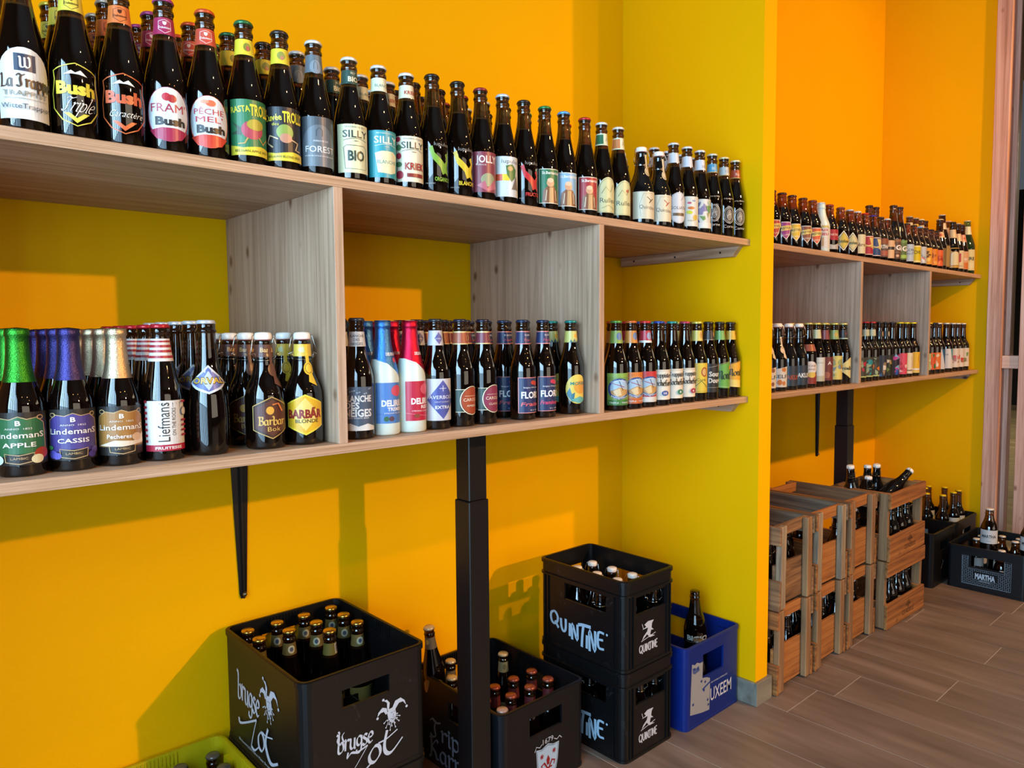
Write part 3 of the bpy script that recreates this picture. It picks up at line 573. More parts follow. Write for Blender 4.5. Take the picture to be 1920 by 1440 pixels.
def caro(c, w): return [('r', -30, 32, 30, 80, '1d3a30'), ('s', [(-30, 80), (30, 80)], 1.2, 'e6dcc0'), ('s', [(-30, 32), (30, 32)], 1.2, 'e6dcc0'), ('e', 0, 56, 23, 31, 'efe4c8'), ('e', 0, 56, 21.4, 29.4, '3a2c18'), ('e', 0, 56, 20.6, 28.4, c), ('t', 'CAROLUS', 0, 58, 7, 'f2e6cc', {'w': 34}), ('s', [(-15, 66), (15, 66)], .6, 'f2e6cc'), ('t', w, 0, 45, 4.6, 'f2e6cc')]
def flor(fr, nm, c): return [('r', -27, 16, 27, 98, 'd98a86'), ('r', -25.4, 17.6, 25.4, 96.4, '22305c'), ('e', 3, 86, 6, 5, fr), ('e', 8, 84, 5, 5, fr), ('p', [(4, 90), (9, 94), (8, 89)], '4e8a3c'), ('t', 'Belgian White Ale', 0, 75, 3.4, 'e8ecf2'), ('t', 'FLORIS', 0, 58, 15, 'f3f5f8', {'w': 42, 'bold': .03}), ('t', nm, 0, 37, 9, c, {'w': 42, 'shear': .25, 'bold': .02}), ('t', '33 cl  3.6%', 4, 23, 3, 'e8ecf2')]
def nk(z0, z1, c, L=()): return ('neck', z0, z1, c, list(L))
P = {
 'trappe': dict(p='apo', cap='2a2623', lab=[('p', arch(27, 14, 72, 38), 'dfe0dd'), ('r', -10, 78, 10, 101, '2b3c54'), ('g', 'W', 0, 90, 14, 'e9e6da', {'W': .17}), ('g', 'La Trappe', 1, 65, 17, '4c3526', {'w': 50, 'W': .15}), ('t', 'TRAPPIST', 0, 48, 7, '8a8270', {'w': 42}), ('s', [(-20, 41), (20, 41)], .6, '8a8270'), ('t', 'WitteTrappist', 0, 31, 7, '3c4554', {'w': 46})], d='brown bottle with arched white label and dark W square'),
 'bushy': dict(p='apo', cap='d8c93e', neck=dubu('e3cf4c', '4a3a10', '3a2c10'), lab=shield('d9cb46') + [('t', 'Bush', 0, 69, 17, 'e3cf3c', {'w': 40, 'bold': .05}), ('g', 'Triple', 4, 46, 20, 'efece2', {'w': 30, 'W': .07, 'shear': .4})], d='brown bottle with yellow shield outline and yellow collar'),
 'busho': dict(p='apo', cap='b0a898', neck=dubu('e0783c', '5a2410', '4a1c0c'), lab=shield('d2612e') + [('t', 'Bush', 0, 69, 17, 'd2603a', {'w': 40, 'bold': .05}), ('t', 'Caractère', 3, 45, 10, 'efece2', {'w': 36, 'shear': .35, 'bold': -.01})], d='brown bottle with orange shield outline and orange collar'),
 'fram': dict(p='apo', cap='b04a86', neck=dubu('a82a58', 'f2dce2', 'f6e6ea'), lab=[('e', 0, 56, 26, 41, 'a8365c'), ('e', 0, 57, 24.6, 39.4, 'd8dcdf'), ('p', [(-23, 32), (-8, 36), (8, 36), (23, 32), (14, 19), (0, 16), (-14, 19)], 'a8244c'), ('e', -2, 82, 5, 6, 'c22c3c'), ('e', 4, 80, 5, 6, 'b02434'), ('t', "FRAM'", 0, 66, 13, 'b02846', {'w': 40}), ('t', 'Bush', 2, 46, 12, '201c1c', {'w': 34, 'bold': .05})], d='brown bottle with pink cap and round white raspberry label'),
 'peche': dict(p='apo', cap='d4552c', neck=dubu('d0503c', 'f4e0d6', 'f8eae2'), lab=[('e', 0, 56, 26, 41, 'd2523c'), ('e', 0, 57, 24.6, 39.4, 'd8dcdf'), ('p', [(-23, 32), (-8, 36), (8, 36), (23, 32), (14, 19), (0, 16), (-14, 19)], 'd2402c'), ('e', 2, 85, 6, 5, 'e0704c'), ('e', -5, 87, 5, 3, 'e89a78'), ('t', 'PÊCHE', 0, 72, 9, 'c03444', {'w': 36}), ('t', "MEL'", 0, 60, 9, 'c03444', {'w': 32}), ('t', 'Bush', 2, 45, 12, '201c1c', {'w': 34, 'bold': .05})], d='brown bottle with orange cap and round white peach label'),
 'rasta': dict(p='apo', cap='2e6e40', neck=nk(180, 206, 'e6d43c', [('e', 0, 193, 6, 7, '8a8a34'), ('e', 1, 191, 3, 4, 'c25a4c')]), lab=[('r', -29, 14, 29, 104, '2f7a4e'), ('p', [(-29, 14), (29, 14), (29, 27), (10, 30), (-12, 26), (-29, 30)], 'e6d43c'), ('e', 0, 55, 14, 15, 'b8485a'), ('e', 4, 64, 11, 9, 'b7a53a'), ('p', [(-14, 58), (-26, 68), (-18, 54), (-28, 48), (-14, 46)], '3a4a3a'), ('s', [(8, 44), (14, 34), (22, 44)], 2, 'c9a04a'), ('s', [(-6, 42), (-10, 33), (-18, 32)], 2, 'c9a04a'), ('t', 'RASTA', -15, 88, 10, 'e8dc3c', {'w': 24, 'rot': .12, 'bold': .02}), ('t', 'TROLLS', 12, 88, 18, 'e8dc3c', {'w': 30, 'bold': .03}), ('t', 'BELGIAN APPLE BEER', 0, 21, 4, '4a4418', {'w': 44})], d='brown bottle with green cap and green and yellow label'),
 'cuvee': dict(p='apo', cap='38302c', neck=nk(180, 206, 'e6d43c', [('e', 0, 194, 7, 7, '9aa050'), ('e', 1, 190, 3, 3.5, 'c9866c')]), lab=[('r', -29, 14, 29, 104, '22242c'), ('p', [(-29, 14), (29, 14), (29, 27), (10, 30), (-12, 26), (-29, 30)], 'e6d43c'), ('e', 0, 62, 11, 13, '93a94e'), ('e', 1, 52, 8, 8, 'c88e72'), ('s', [(-9, 50), (-20, 56), (-24, 44), (-16, 36)], 2.2, 'd9b98a'), ('s', [(8, 50), (18, 46), (14, 34), (22, 32)], 2.2, 'd9b98a'), ('t', 'Cuvée', -16, 86, 11, 'e8dc3c', {'w': 24, 'rot': .12, 'bold': .02}), ('t', 'TROLLS', 12, 88, 18, 'e8dc3c', {'w': 30, 'bold': .03}), ('t', 'des', -12, 75, 5, 'e8dc3c'), ('t', 'BELGIAN BLOND BEER', 0, 21, 4, '4a4418', {'w': 44})], d='brown bottle with black and yellow label and yellow collar'),
 'forest': dict(p='apo', cap='dcdcd8', neck=nk(180, 211, '66747e', [('e', 0, 190, 10, 12, '8795a0'), ('s', [(-3, 186), (-3, 196), (0, 200), (3, 196), (3, 186)], .7, '3c464e')]), lab=[('r', -29, 14, 29, 100, '4c555d'), ('e', 0, 50, 24, 36, '67727b', 26, 0, PI), ('r', -24, 14, 24, 50, '67727b'), ('s', [(-4, 66), (-4, 76), (0, 81), (4, 76), (4, 66)], .9, '2e353b'), ('t', 'ABBAYE DE', 2, 58, 3, 'e4e8ea'), ('t', 'FOREST', 2, 44, 11, 'eef0f0', {'w': 42}), ('t', 'BIERE BLONDE DU BRABANT', 2, 32, 2.4, 'dfe3e5')], d='brown bottle with white cap and long slate grey collar'),
 'sbio': dict(p='silly', cap='e4e2da', neck=nk(176, 201, '2c5048', [('t', 'BIO', 4, 185, 9, 'ece6c4', {'bold': .03}), ('t', 'SILLY', 4, 196, 3.6, 'ece6c4')]), lab=silly('dfddb4', '2b4038', [('s', [(-16, 58), (-12, 62), (14, 62), (18, 58), (18, 20), (-14, 20)], .8, '2b4038', True), ('t', 'BIO', 2, 44, 18, '2b4038', {'w': 24, 'bold': .03})]), d='brown bottle with cream label and dark green collar'),
 'sbla': dict(p='silly', cap='e4e2da', neck=nk(176, 201, 'e2e4c4', [('t', 'BLANCHE', 4, 187, 5.5, '33747a')]), lab=silly('2f9eac', 'e8ecd8', [('p', [(-16, 58), (-6, 62), (12, 62), (20, 56), (17, 24), (8, 20), (-12, 22)], 'e6e2b6'), ('t', 'BLANCHE', 2, 42, 7, '2a7f8a', {'w': 30})]), d='brown bottle with turquoise label and cream collar'),
 'skri': dict(p='silly', cap='e8e8e4', neck=nk(176, 201, 'e2dfc2', [('t', 'KRIEK', 4, 187, 7, 'a8342c', {'bold': .03})]), lab=silly('e4e0c6', '2b4038', [('e', -22, 94, 4, 5, 'a8283c'), ('e', -21, 62, 4, 6, 'a8283c'), ('e', -20, 26, 6, 8, 'a8283c'), ('e', -21, 78, 4, 6, '44764e'), ('e', -21, 46, 5, 5, '44764e'), ('t', 'KRIEK', 4, 43, 13, 'a8342c', {'w': 32, 'bold': .03}), ('r', -9, 22, 18, 29, '8a2a2c')]), d='brown bottle with cream cherry label and cream collar'),
 'lupg': dict(p='apo', cap='2a2624', lab=lup('7fae3c', 'ORGANICUS', 'ORGANIC'), d='brown bottle with lime green figure and lime lettering'),
 'lupy': dict(p='apo', cap='26221f', lab=lup('d6bc26', 'BLANCHE', 'ORGANIC'), d='brown bottle with yellow figure and yellow lettering'),
 'jolly': dict(p='apo', cap='8c2f34', lab=[('r', -26, 16, 26, 100, '8a3a4a'), ('t', 'JOLLY', 0, 85, 15, 'f0e4da', {'w': 38, 'bold': .02}), ('t', 'LUPULUS', -10, 73, 3, 'f0e4da'), ('e', 2, 42, 13, 14, '9aa07c'), ('p', [(-18, 30), (-4, 40), (0, 24), (14, 44), (20, 26), (0, 18)], 'c06a78')], d='brown bottle with dark red cap and maroon label'),
 'hopera': dict(p='apo', cap='c8d8e8', lab=[('r', -27, 14, 27, 100, 'd4dcdf'), ('t', 'lupulus', 4, 90, 9, '5c6468', {'w': 34}), ('r', -27, 48, -12, 62, 'e0562c'), ('r', -12, 48, 0, 62, 'ead43c'), ('p', [(-6, 80), (6, 84), (14, 72), (12, 56), (4, 46), (-4, 60)], '4e7a44'), ('e', 2, 74, 5, 5, 'c8a46c'), ('p', [(4, 30), (14, 60), (20, 30)], '7a7064')], d='brown bottle with pale blue cap and white label'),
 'lupr': dict(p='apo', cap='2a2624', lab=lup('c8242e', 'FRUCTUS', 'FRUIT'), d='brown bottle with red figure and red lettering'),
 'mong': dict(p='apo', cap='2f7a44', lab=monk('27764e', 0), d='brown bottle with green cap and green monk label'),
 'monb': dict(p='apo', cap='5aa4dc', lab=monk('8ab8d8', 0), d='brown bottle with sky blue cap and light blue monk label'),
 'monr': dict(p='apo', cap='b02c2c', lab=monk('b0303a', 0), d='brown bottle with red cap and red monk label'),
 'rulg': dict(p='apo', cap='dfe6e0', neck=nk(180, 209, 'd9dfc0', [('r', -26, 183, -4, 206, '2c6a48'), ('s', [(2, 190), (5, 200), (8, 190)], 1, '4a4a34')]), lab=[('p', arch(22, 14, 60, 40), 'd3d2a0'), ('s', arch(20, 16, 60, 37), .8, '6b6a48', True), ('t', 'Rulles', 0, 44, 12, '34402c', {'w': 34}), ('s', [(-14, 60), (-6, 76), (4, 64), (12, 82)], 1.2, '6b6a48'), ('s', [(-14, 24), (0, 32), (14, 22)], 1, '6b6a48')], d='brown bottle with arched cream label and green collar'),
 'rulo': dict(p='apo', cap='e4e4dc', neck=nk(180, 209, 'd9dfc0', [('r', -26, 183, -4, 206, 'd0824c'), ('s', [(2, 190), (5, 200), (8, 190)], 1, '4a4a34')]), lab=[('p', arch(22, 14, 60, 40), 'd3d2a0'), ('s', arch(20, 16, 60, 37), .8, '6b6a48', True), ('t', 'Rulles', 0, 44, 12, '34402c', {'w': 34}), ('e', 6, 74, 4, 4, 'c46a4c'), ('s', [(-14, 60), (-6, 76), (4, 64), (12, 82)], 1.2, '6b6a48')], d='brown bottle with arched cream label and orange collar'),
 'quid': dict(p='swing', swing=1, gl='black', tagc='cdbf98', lab=[('r', -30, 14, 30, 84, 'd9d2b8'), ('s', [(-13, 20), (-16, 50), (-8, 78), (14, 80)], .7, '8a8264'), ('t', 'Quintine', 2, 44, 10, '5a5038', {'w': 36, 'rot': -.1}), ('s', [(0, 70), (8, 62), (4, 54), (14, 66)], 2, '4a4434')], d='black swing-top bottle with cream label and olive emblem'),
 'quir': dict(p='swing', swing=1, gl='black', tagc='d8c8a8', lab=[('r', -30, 14, 30, 84, 'ddd6bc'), ('s', [(-13, 20), (-16, 50), (-8, 78), (14, 80)], .7, '8a8264'), ('t', 'Quintine', 2, 44, 10, '5a4030', {'w': 36, 'rot': -.1}), ('s', [(0, 70), (8, 62), (4, 54), (14, 66)], 2, 'a8382c')], d='black swing-top bottle with cream label and red emblem'),
 'goli': dict(p='apo', cap='d8dce2', neck=nk(182, 209, 'd4dae2'), lab=[('e', 0, 58, 25, 42, 'd4d8de'), ('s', [(24 * math.cos(t * PI / 14), 58 + 40 * math.sin(t * PI / 14)) for t in range(28)], .7, '7c7c7c', True), ('t', 'GOLIATH', 0, 58, 8.6, '44443c', {'w': 40}), ('r', -14, 36, 14, 44, '6b5a44'), ('s', [(4, 78), (14, 92)], .9, '55554c')], d='brown bottle with round white label and white collar'),
 'flow': dict(p='apo', cap='dfe3ea', neck=nk(180, 209, 'd3dcea'), lab=[('r', -26, 14, 26, 96, 'd9dcd4'), ('e', -4, 78, 5, 3, 'c05a78'), ('e', 6, 84, 4, 3, '7aa0c8'), ('e', 0, 64, 8, 4, 'c8783c'), ('e', -4, 52, 7, 5, 'c8d43c'), ('e', 10, 38, 6, 8, 'd6b84c'), ('t', 'bière', 0, 30, 5, 'a09a6c')], d='brown bottle with white label and small bright flowers'),
 'purp': dict(p='apo', cap='dfe3ea', neck=nk(180, 209, 'd3dcea', [('t', '18', 6, 190, 9, '4c4c5c')]), lab=blobs('d9dcd8', ['8a84b0', '6a9a5a', 'a8a05c', '5c5c8c', 'b8c8a8'], 5, 14, 96, 26, 12, None, '', (16, 'e4e6e2')), d='brown bottle with purple and green patterned label'),
 'corb': dict(p='apo', cap='d8d8c0', neck=nk(182, 207, '4f9cc8', [('t', 'Bl', 0, 194, 8, 'e6e6d8'), ('r', -40, 182, 40, 184, 'c9b06c')]), lab=oval('c8c4bc'), d='brown bottle with etched oval and light blue collar'),
 'corw': dict(p='apo', cap='e0d8a8', neck=nk(182, 207, 'b8c4c8', [('t', '10', 0, 194, 8, '5c7a94'), ('r', -40, 182, 40, 184, 'c9b06c')]), lab=oval('c8c4bc'), d='brown bottle with etched oval and silver collar'),
 'corr': dict(p='apo', cap='e0dcb8', neck=nk(182, 207, 'a8442c', [('t', 'Ro', 0, 194, 8, 'e6d6c8'), ('r', -40, 182, 40, 184, 'c9b06c')]), lab=oval('c8c4bc'), d='brown bottle with etched oval and rust red collar'),
 # lower shelf, first unit
 'apple': dict(p='linde', gl='dark', foil='2f7f28', lab=linde('2f6a40', 0, 'APPLE', [('e', 22, 33, 8, 8, 'a83a28'), ('e', 17, 25, 6.4, 6.4, 'e6dcb0'), ('e', -22, 25, 7, 7, 'dce6d8'), ('e', -25, 33, 4, 4, 'a83a28')]), d='small bottle with bright green foil neck and apple label'),
 'cassis': dict(p='linde', gl='dark', foil='3a3468', lab=linde('4c3f86', 0, 'CASSIS', [('e', 23, 30, 5, 5, '5c4aa0'), ('e', 19, 24, 5, 5, '4a3c8c'), ('e', -22, 26, 6, 6, '5c54b0'), ('e', -17, 24, 5, 5, '6a62c0'), ('e', -25, 36, 4, 3, '3f8a4c')]), d='small bottle with purple foil neck and violet label'),
 'pech': dict(p='linde', gl='dark', foil='bda988', lab=linde('a8763a', 0, 'Pecheresse', [('p', [(-26, 32), (-8, 40), (12, 38), (26, 50), (26, 34), (0, 30)], 'e6d4bc'), ('e', 16, 44, 6, 6, 'dcb490')]), d='small bottle with champagne gold foil neck'),
 'lief': dict(p='lief', gl='dark', cap='b0222c', neck=nk(158, 194, 'e4dcd8', [('r', -50, 188, 50, 191, 'a82434'), ('r', -50, 180, 50, 184, 'a82434'), ('r', -50, 172, 50, 176, 'a82434'), ('r', -50, 163, 50, 167, 'a82434')]), lab=[('r', -27, 16, 27, 96, 'e2e0dc'), ('r', -27, 16, 27, 26, 'b01e3c'), ('t', 'Liefmans', -4, 62, 14, '33302e', {'w': 62, 'rot': PI / 2}), ('t', 'ON THE ROCKS', 8, 62, 5, '33302e', {'w': 44, 'rot': PI / 2}), ('t', 'FRUITESSE', 2, 21, 4.4, 'f2e8e8', {'w': 32, 'bold': .03})] + [('r', -27, y, -23, y + 4, 'a82434') for y in range(30, 94, 9)] + [('r', 18, y, 27, y + 3.4, 'a82434') for y in (38, 46, 54, 62, 92)] + [('e', 22, 78, 5, 7, '6b645c'), ('e', 22, 78, 4, 6, 'e2e0dc')], d='brown bottle with red cap and red and white striped collar'),
 'orval': dict(p='skittle', gl='dark', cap='c8ccd0', lab=[('p', [(-30, 120), (-18, 132), (0, 150), (18, 132), (30, 120), (16, 110), (0, 102), (-16, 110)], 'd4d8de'), ('p', [(-26, 121), (-15, 131), (0, 146), (15, 131), (26, 121), (14, 113), (0, 106), (-14, 113)], '5d6ba6'), ('p', [(-9, 124), (0, 141), (9, 124), (0, 108)], 'c4cad6'), ('t', 'ORVAL', 0, 124.5, 11, '2a2418', {'w': 47, 'bold': .05}), ('t', 'ORVAL', 0, 124.5, 9.4, 'd8b040', {'w': 45, 'bold': .02})], d='skittle shaped brown bottle with blue diamond shoulder label'),
 'brok': dict(p='swing', swing=1, gl='dark', neck=nk(160, 182, '5c352a', [('t', 'Barbãr', 4, 173, 8, 'dcae6c', {'bold': .02}), ('t', 'Bok', 4, 164, 4.4, 'dcae6c')]), strip='6b4030', lab=[('p', [(-26, 76), (0, 92), (26, 76), (26, 34), (0, 18), (-26, 34)], 'd0a860'), ('p', [(-25, 75), (0, 90.4), (25, 75), (25, 35), (0, 19.6), (-25, 35)], '3a2218'), ('p', [(-22, 73), (0, 86), (22, 73), (22, 37), (0, 24), (-22, 37)], '5a2f24'), ('g', 'Barbar', 0, 50, 14, 'dcae54', {'w': 36, 'W': .17}), ('t', 'Bok', 2, 36, 8, 'dcae54'), ('e', -3, 68, 5, 7, 'e0a038'), ('s', [(0, 78), (8, 80), (14, 66)], 2.4, 'e07a38')], d='brown swing-top bottle with dark brown hexagon label'),
 'bblo': dict(p='swing', swing=1, gl='dark', neck=nk(160, 182, 'e2bf4c', [('e', 0, 172, 8, 5, 'd8d8a0')]), strip='e6b92c', lab=[('p', [(-27, 76), (0, 92), (27, 76), (27, 34), (0, 18), (-27, 34)], 'e9cf3c'), ('p', [(-25, 74.5), (0, 89), (25, 74.5), (25, 35.5), (0, 21), (-25, 35.5)], 'e3b020'), ('p', [(-20, 56), (0, 86), (20, 56), (0, 26)], 'e8cc6a'), ('t', 'BARBÃR', 0, 57, 15, '8a2018', {'w': 50, 'bold': .05}), ('t', 'BLONDE', 2, 44, 6.6, '4a3410', {'w': 32, 'bold': .02})], d='brown swing-top bottle with yellow hexagon label and yellow tag'),
 'bneig': dict(p='steinie', gl='dark', cap='3c4048', neck=nk(176, 204, 'cfd0d0', [('t', 'BLANCHE', 0, 196, 5, '5c6068', {'bold': .02}), ('t', 'DES', 0, 189, 5, '5c6068', {'bold': .02}), ('t', 'NEIGES', 0, 181, 5, '5c6068', {'bold': .02})]), lab=[('r', -28, 17, 28, 100, '49586c'), ('p', [(-28, 17), (28, 17), (28, 24), (14, 30), (0, 25), (-12, 31), (-28, 26)], 'e0ddd8'), ('t', 'BLANCHE', 0, 78, 12, 'e8e8e6', {'w': 42, 'bold': .03}), ('t', 'DES', -9, 65, 12, 'e8e8e6', {'w': 22, 'bold': .03}), ('t', 'NEIGES', 0, 51, 14, 'e8e8e6', {'w': 42, 'bold': .03}), ('t', 'BELGIAN WHITE BEER', -4, 41, 3, 'e8e8e6')] + [('e', -22 + (i * 17) % 44, 86 + (i * 7) % 12, 1.4, 1.4, '93a2b4') for i in range(12)], d='brown bottle with slate blue label and snowy white collar'),
 'tremb': dict(p='delir', gl='white', foil='3f78c4', sash=1, lab=[('r', -26, 24, 26, 104, '4f82c8'), ('t', 'DELIRIUM', 6, 64, 12, 'f0f0f4', {'w': 46, 'bold': .04}), ('t', 'TREMENS', 8, 52, 7, 'f0f0f4', {'w': 32, 'bold': .03}), ('t', 'STRONG BLOND BEER', 8, 44, 3, 'f0f0f4'), ('e', 8, 88, 10, 11, 'd8556a'), ('s', [(-25, 42), (25, 42)], .5, '2c4c88'), ('e', -10, 33, 4, 5, '3c6a4c'), ('e', -2, 33, 4, 5, '5a3c4c')], d='pale grey bottle with blue foil neck and blue label'),
 'tremr': dict(p='delir', gl='white', foil='c01c3c', sash=1, lab=[('r', -26, 24, 26, 104, 'c02040'), ('t', 'DELIRIUM', 6, 64, 12, 'f4eeee', {'w': 46, 'bold': .04}), ('t', 'RED', 8, 52, 7, 'f4eeee', {'bold': .03}), ('t', 'STRONG DARK RED BEER', 8, 44, 3, 'f4e6e6'), ('e', 8, 88, 10, 11, 'dc6070'), ('s', [(-25, 40), (25, 30)], .8, 'e88a94'), ('e', -8, 34, 5, 4, '8a4030')], d='pale grey bottle with red foil neck and red label'),
 'aver': dict(p='steinie', gl='dark', cap='2f3338', neck=nk(175, 206, 'c8c8d2', [('p', [(-9, 190), (0, 203), (9, 190), (0, 177)], '52589a'), ('t', 'EXTRA', 0, 189, 3, 'e4e4ec')]), lab=[('r', -28, 19, 28, 106, 'cfcfd6'), ('p', [(-27, 62), (0, 103), (27, 62), (0, 22)], '4c56a0'), ('s', [(0, 92), (0, 80)], 1, 'e6e6f0'), ('s', [(-6, 86), (6, 86)], 1, 'e6e6f0'), ('t', 'AVERBODE', 0, 68, 7.4, 'ecedf4', {'w': 46}), ('t', 'SAINT NORBERT', 0, 58, 2.6, 'd8daea'), ('t', 'EXTRA', 0, 47, 6.6, 'f0f0f6', {'w': 26, 'bold': .02})], d='brown bottle with white label and big blue diamond'),
 'caroa': dict(p='steinie', gl='dark', cap='23283a', neck=nk(176, 204, 'a8563c', [('r', -50, 176, 50, 178.5, 'e0c890'), ('r', -50, 201, 50, 204, 'e0c890'), ('s', [(0, 184), (3, 190), (0, 196)], .8, 'e0c890')]), lab=caro('a8482c', 'AMBRIO'), d='brown bottle with orange half-round label and copper collar'),
 'caroc': dict(p='steinie', gl='dark', cap='262438', neck=nk(176, 204, '7c3444', [('r', -50, 176, 50, 178.5, 'e0c890'), ('r', -50, 201, 50, 204, 'e0c890'), ('s', [(0, 184), (3, 190), (0, 196)], .8, 'e0c890')]), lab=caro('8c3450', 'CLASSIC'), d='brown bottle with plum half-round label and plum collar'),
 'flof': dict(p='steinie', gl='dark', cap='23304c', neck=nk(174, 204, '25325e', [('r', -50, 174, 50, 176, 'd98a86'), ('r', -50, 202, 50, 204, 'd98a86'), ('t', 'FLORIS', 2, 195, 4, 'eef0f4'), ('t', 'Fraise', 2, 184, 6, 'd8707c', {'shear': .2})]), lab=flor('c84838', 'Fraise', 'd8606c'), d='brown bottle with navy strawberry label and navy collar'),
 'flor': dict(p='steinie', gl='dark', cap='23304c', neck=nk(174, 204, '25325e', [('r', -50, 174, 50, 176, 'd98a86'), ('r', -50, 202, 50, 204, 'd98a86'), ('t', 'FLORIS', 2, 195, 4, 'eef0f4'), ('t', 'Frambo', 2, 184, 5.6, 'd8507c', {'shear': .2})]), lab=flor('d0405c', 'Framboise', 'd84e74'), d='brown bottle with navy raspberry label and navy collar'),
 'monk': dict(p='steinie', gl='dark', cap='1f7c74', neck=nk(176, 204, 'cfc870', [('e', 4, 192, 5, 5, 'e0a838'), ('p', [(-12, 176), (-9, 184), (-5, 177), (0, 186), (4, 177), (9, 183), (12, 176)], '3f6a64')]), lab=[('e', 0, 62, 24, 36, 'e6cc5c'), ('e', 6, 66, 14, 16, 'e2a03c'), ('t', 'MONKI', 2, 76, 8, '2a8478', {'w': 34, 'bold': .02}), ('p', [(-22, 52), (-16, 66), (-12, 50), (-6, 54), (-8, 38), (4, 30), (-12, 32), (-20, 44)], '3a7a90'), ('p', [(-14, 36), (4, 44), (20, 38), (12, 30), (0, 27)], '64b0a8')], d='brown bottle with teal cap and yellow sunset label'),
 'qchb': dict(p='steinie', gl='dark', cap='a83434', neck=nk(172, 204, '5c2a30'), lab=chouette('7c9cc4', 'a8c4dc', '6888bc'), d='brown bottle with pale blue oval label beside the divider'),
 'qchg': dict(p='steinie', gl='dark', cap='5c9c4c', neck=nk(172, 204, '8aa850', [('e', 4, 190, 8, 10, '5a7ca8')]), lab=chouette('7ca048', '3f7c3c', '8cb050'), d='brown bottle with green oval landscape label'),
 'qcho': dict(p='steinie', gl='dark', cap='c86c34', neck=nk(172, 204, 'd0883c', [('e', 4, 190, 8, 10, '5a7ca8')]), lab=chouette('d88c4c', 'c86434', 'd87c34'), d='brown bottle with orange oval landscape label'),
 'qchr': dict(p='steinie', gl='dark', cap='c03438', neck=nk(172, 204, 'b83040', [('e', 4, 190, 8, 10, '8a9cc0'), ('r', -50, 172, 50, 178, 'e0dcd8')]), lab=chouette('c83c3c', 'dcd8d4', 'c8383c'), d='brown bottle with red oval landscape label'),
 'roc1': dict(p='steinie', gl='dark', cap='2f50a0', lab=roch('2c4c94', '10'), d='brown bottle with blue cap and cream gothic-lettered label'),
 'roc2': dict(p='steinie', gl='dark', cap='2c8c80', lab=roch('2c7c60', '8'), d='brown bottle with teal cap and cream gothic-lettered label'),
 'roc3': dict(p='steinie', gl='dark', cap='b04058', lab=roch('a8344c', '6'), d='brown bottle with crimson cap and cream gothic-lettered label'),
 'lachp': dict(p='steinie', gl='dark', cap='d8cc60', neck=nk(174, 204, 'dcc868', [('e', 6, 190, 5, 9, 'c89a58')]), lab=[('r', -26, 24, 26, 110, 'dcc448'), ('e', 8, 84, 9, 14, 'a8562c'), ('e', 8, 84, 6, 10, 'd8b070'), ('s', [(-16, 40), (0, 58), (18, 38)], 1.8, '3c5a34'), ('t', 'Curé', 0, 62, 8, '4c4020'), ('s', [(-26, 28), (26, 28)], 1, '8a8440')], d='brown bottle with pale yellow cap and mustard label'),
 'south': dict(p='steinie', gl='dark', cap='30302c', neck=nk(176, 203, '282a2e', [('r', -50, 176, 50, 177.5, '9a948a'), ('e', 10, 192, 4, 8, 'c89480')]), lab=[('r', -27, 22, 27, 106, '26282c'), ('s', [(-27, 36), (27, 36)], .9, 'a8a08c'), ('s', [(-27, 92), (27, 104)], 1.1, '9a948a'), ('e', 20, 96, 5, 9, 'c88870'), ('t', 'Sour', 2, 76, 14, 'd6d4cc', {'w': 30, 'bold': .04}), ('t', 'Dough', 4, 57, 14, 'd6d4cc', {'w': 36, 'bold': .04})], d='brown bottle with charcoal label and charcoal collar'),
 'mong2': dict(p='steinie', gl='dark', cap='34342c', neck=nk(176, 203, '74ac5c', [('e', 14, 194, 4, 8, 'c85c3c')]), lab=[('p', [(-27, 34), (27, 28), (27, 112), (-27, 96)], '6aa84c'), ('s', [(-27, 98), (27, 114)], 1.4, 'a8a46c'), ('g', 'Mont', 2, 70, 24, '243c30', {'w': 38, 'W': .16}), ('e', 16, 92, 4, 7, 'c8983c'), ('s', [(-27, 38), (27, 32)], .8, 'd8e0b8')], d='brown bottle with grass green slanted label'),
 'mony2': dict(p='steinie', gl='dark', cap='38342c', neck=nk(176, 203, 'd8ae3c', [('e', 14, 194, 4, 8, 'c85c3c')]), lab=[('p', [(-27, 34), (27, 28), (27, 112), (-27, 96)], 'e2a838'), ('p', [(-27, 34), (27, 28), (27, 50), (-27, 56)], 'e6cc6c'), ('s', [(-27, 98), (27, 114)], 1.4, 'a8784c'), ('g', 'Mont', 2, 76, 20, '3a3424', {'w': 38, 'W': .16}), ('s', [(-27, 38), (27, 32)], .8, 'f0e4b8')], d='brown bottle with amber slanted label by the pillar'),
}
def K(n, **k): P[n] = k
K('kr', p='stubby', gl='stub', cap='5c3424', lab=kast('b02c34', 'ROUGE'), d='stubby bottle with red and yellow glass-shaped label'); K('kp', p='stubby', gl='stub', cap='3c2c28', lab=kast('9c3484', 'CUVEE'), d='stubby bottle with purple and yellow glass-shaped label')
K('ky', p='stubby', gl='stub', cap='3c2c28', lab=kast('e0b838', 'TRIPEL'), d='stubby bottle with golden glass-shaped label'); K('kb', p='stubby', gl='stub', cap='4c3028', lab=kast('8a5038', 'DONKER'), d='stubby bottle with brown and yellow glass-shaped label')
K('ko', p='stubby', gl='stub', cap='7c3c28', lab=kast('d85c34', 'BIERE'), d='stubby bottle with orange and yellow glass-shaped label')
K('wh', p='stubby', gl='white', cap='d8d4cc', lab=[('r', -22, 14, 22, 86, 'd8d2c8'), ('t', 'PAIX', 0, 76, 8, 'b83040', {'w': 30, 'bold': .03}), ('t', 'DIEU', 0, 62, 9, 'b83040', {'w': 30, 'bold': .03}), ('s', [(-2, 50), (-2, 20)], 5, 'c8a070'), ('p', [(-14, 92), (14, 92), (18, 84), (-18, 84)], 'c8b470')], d='stubby white bottle with red lettering')
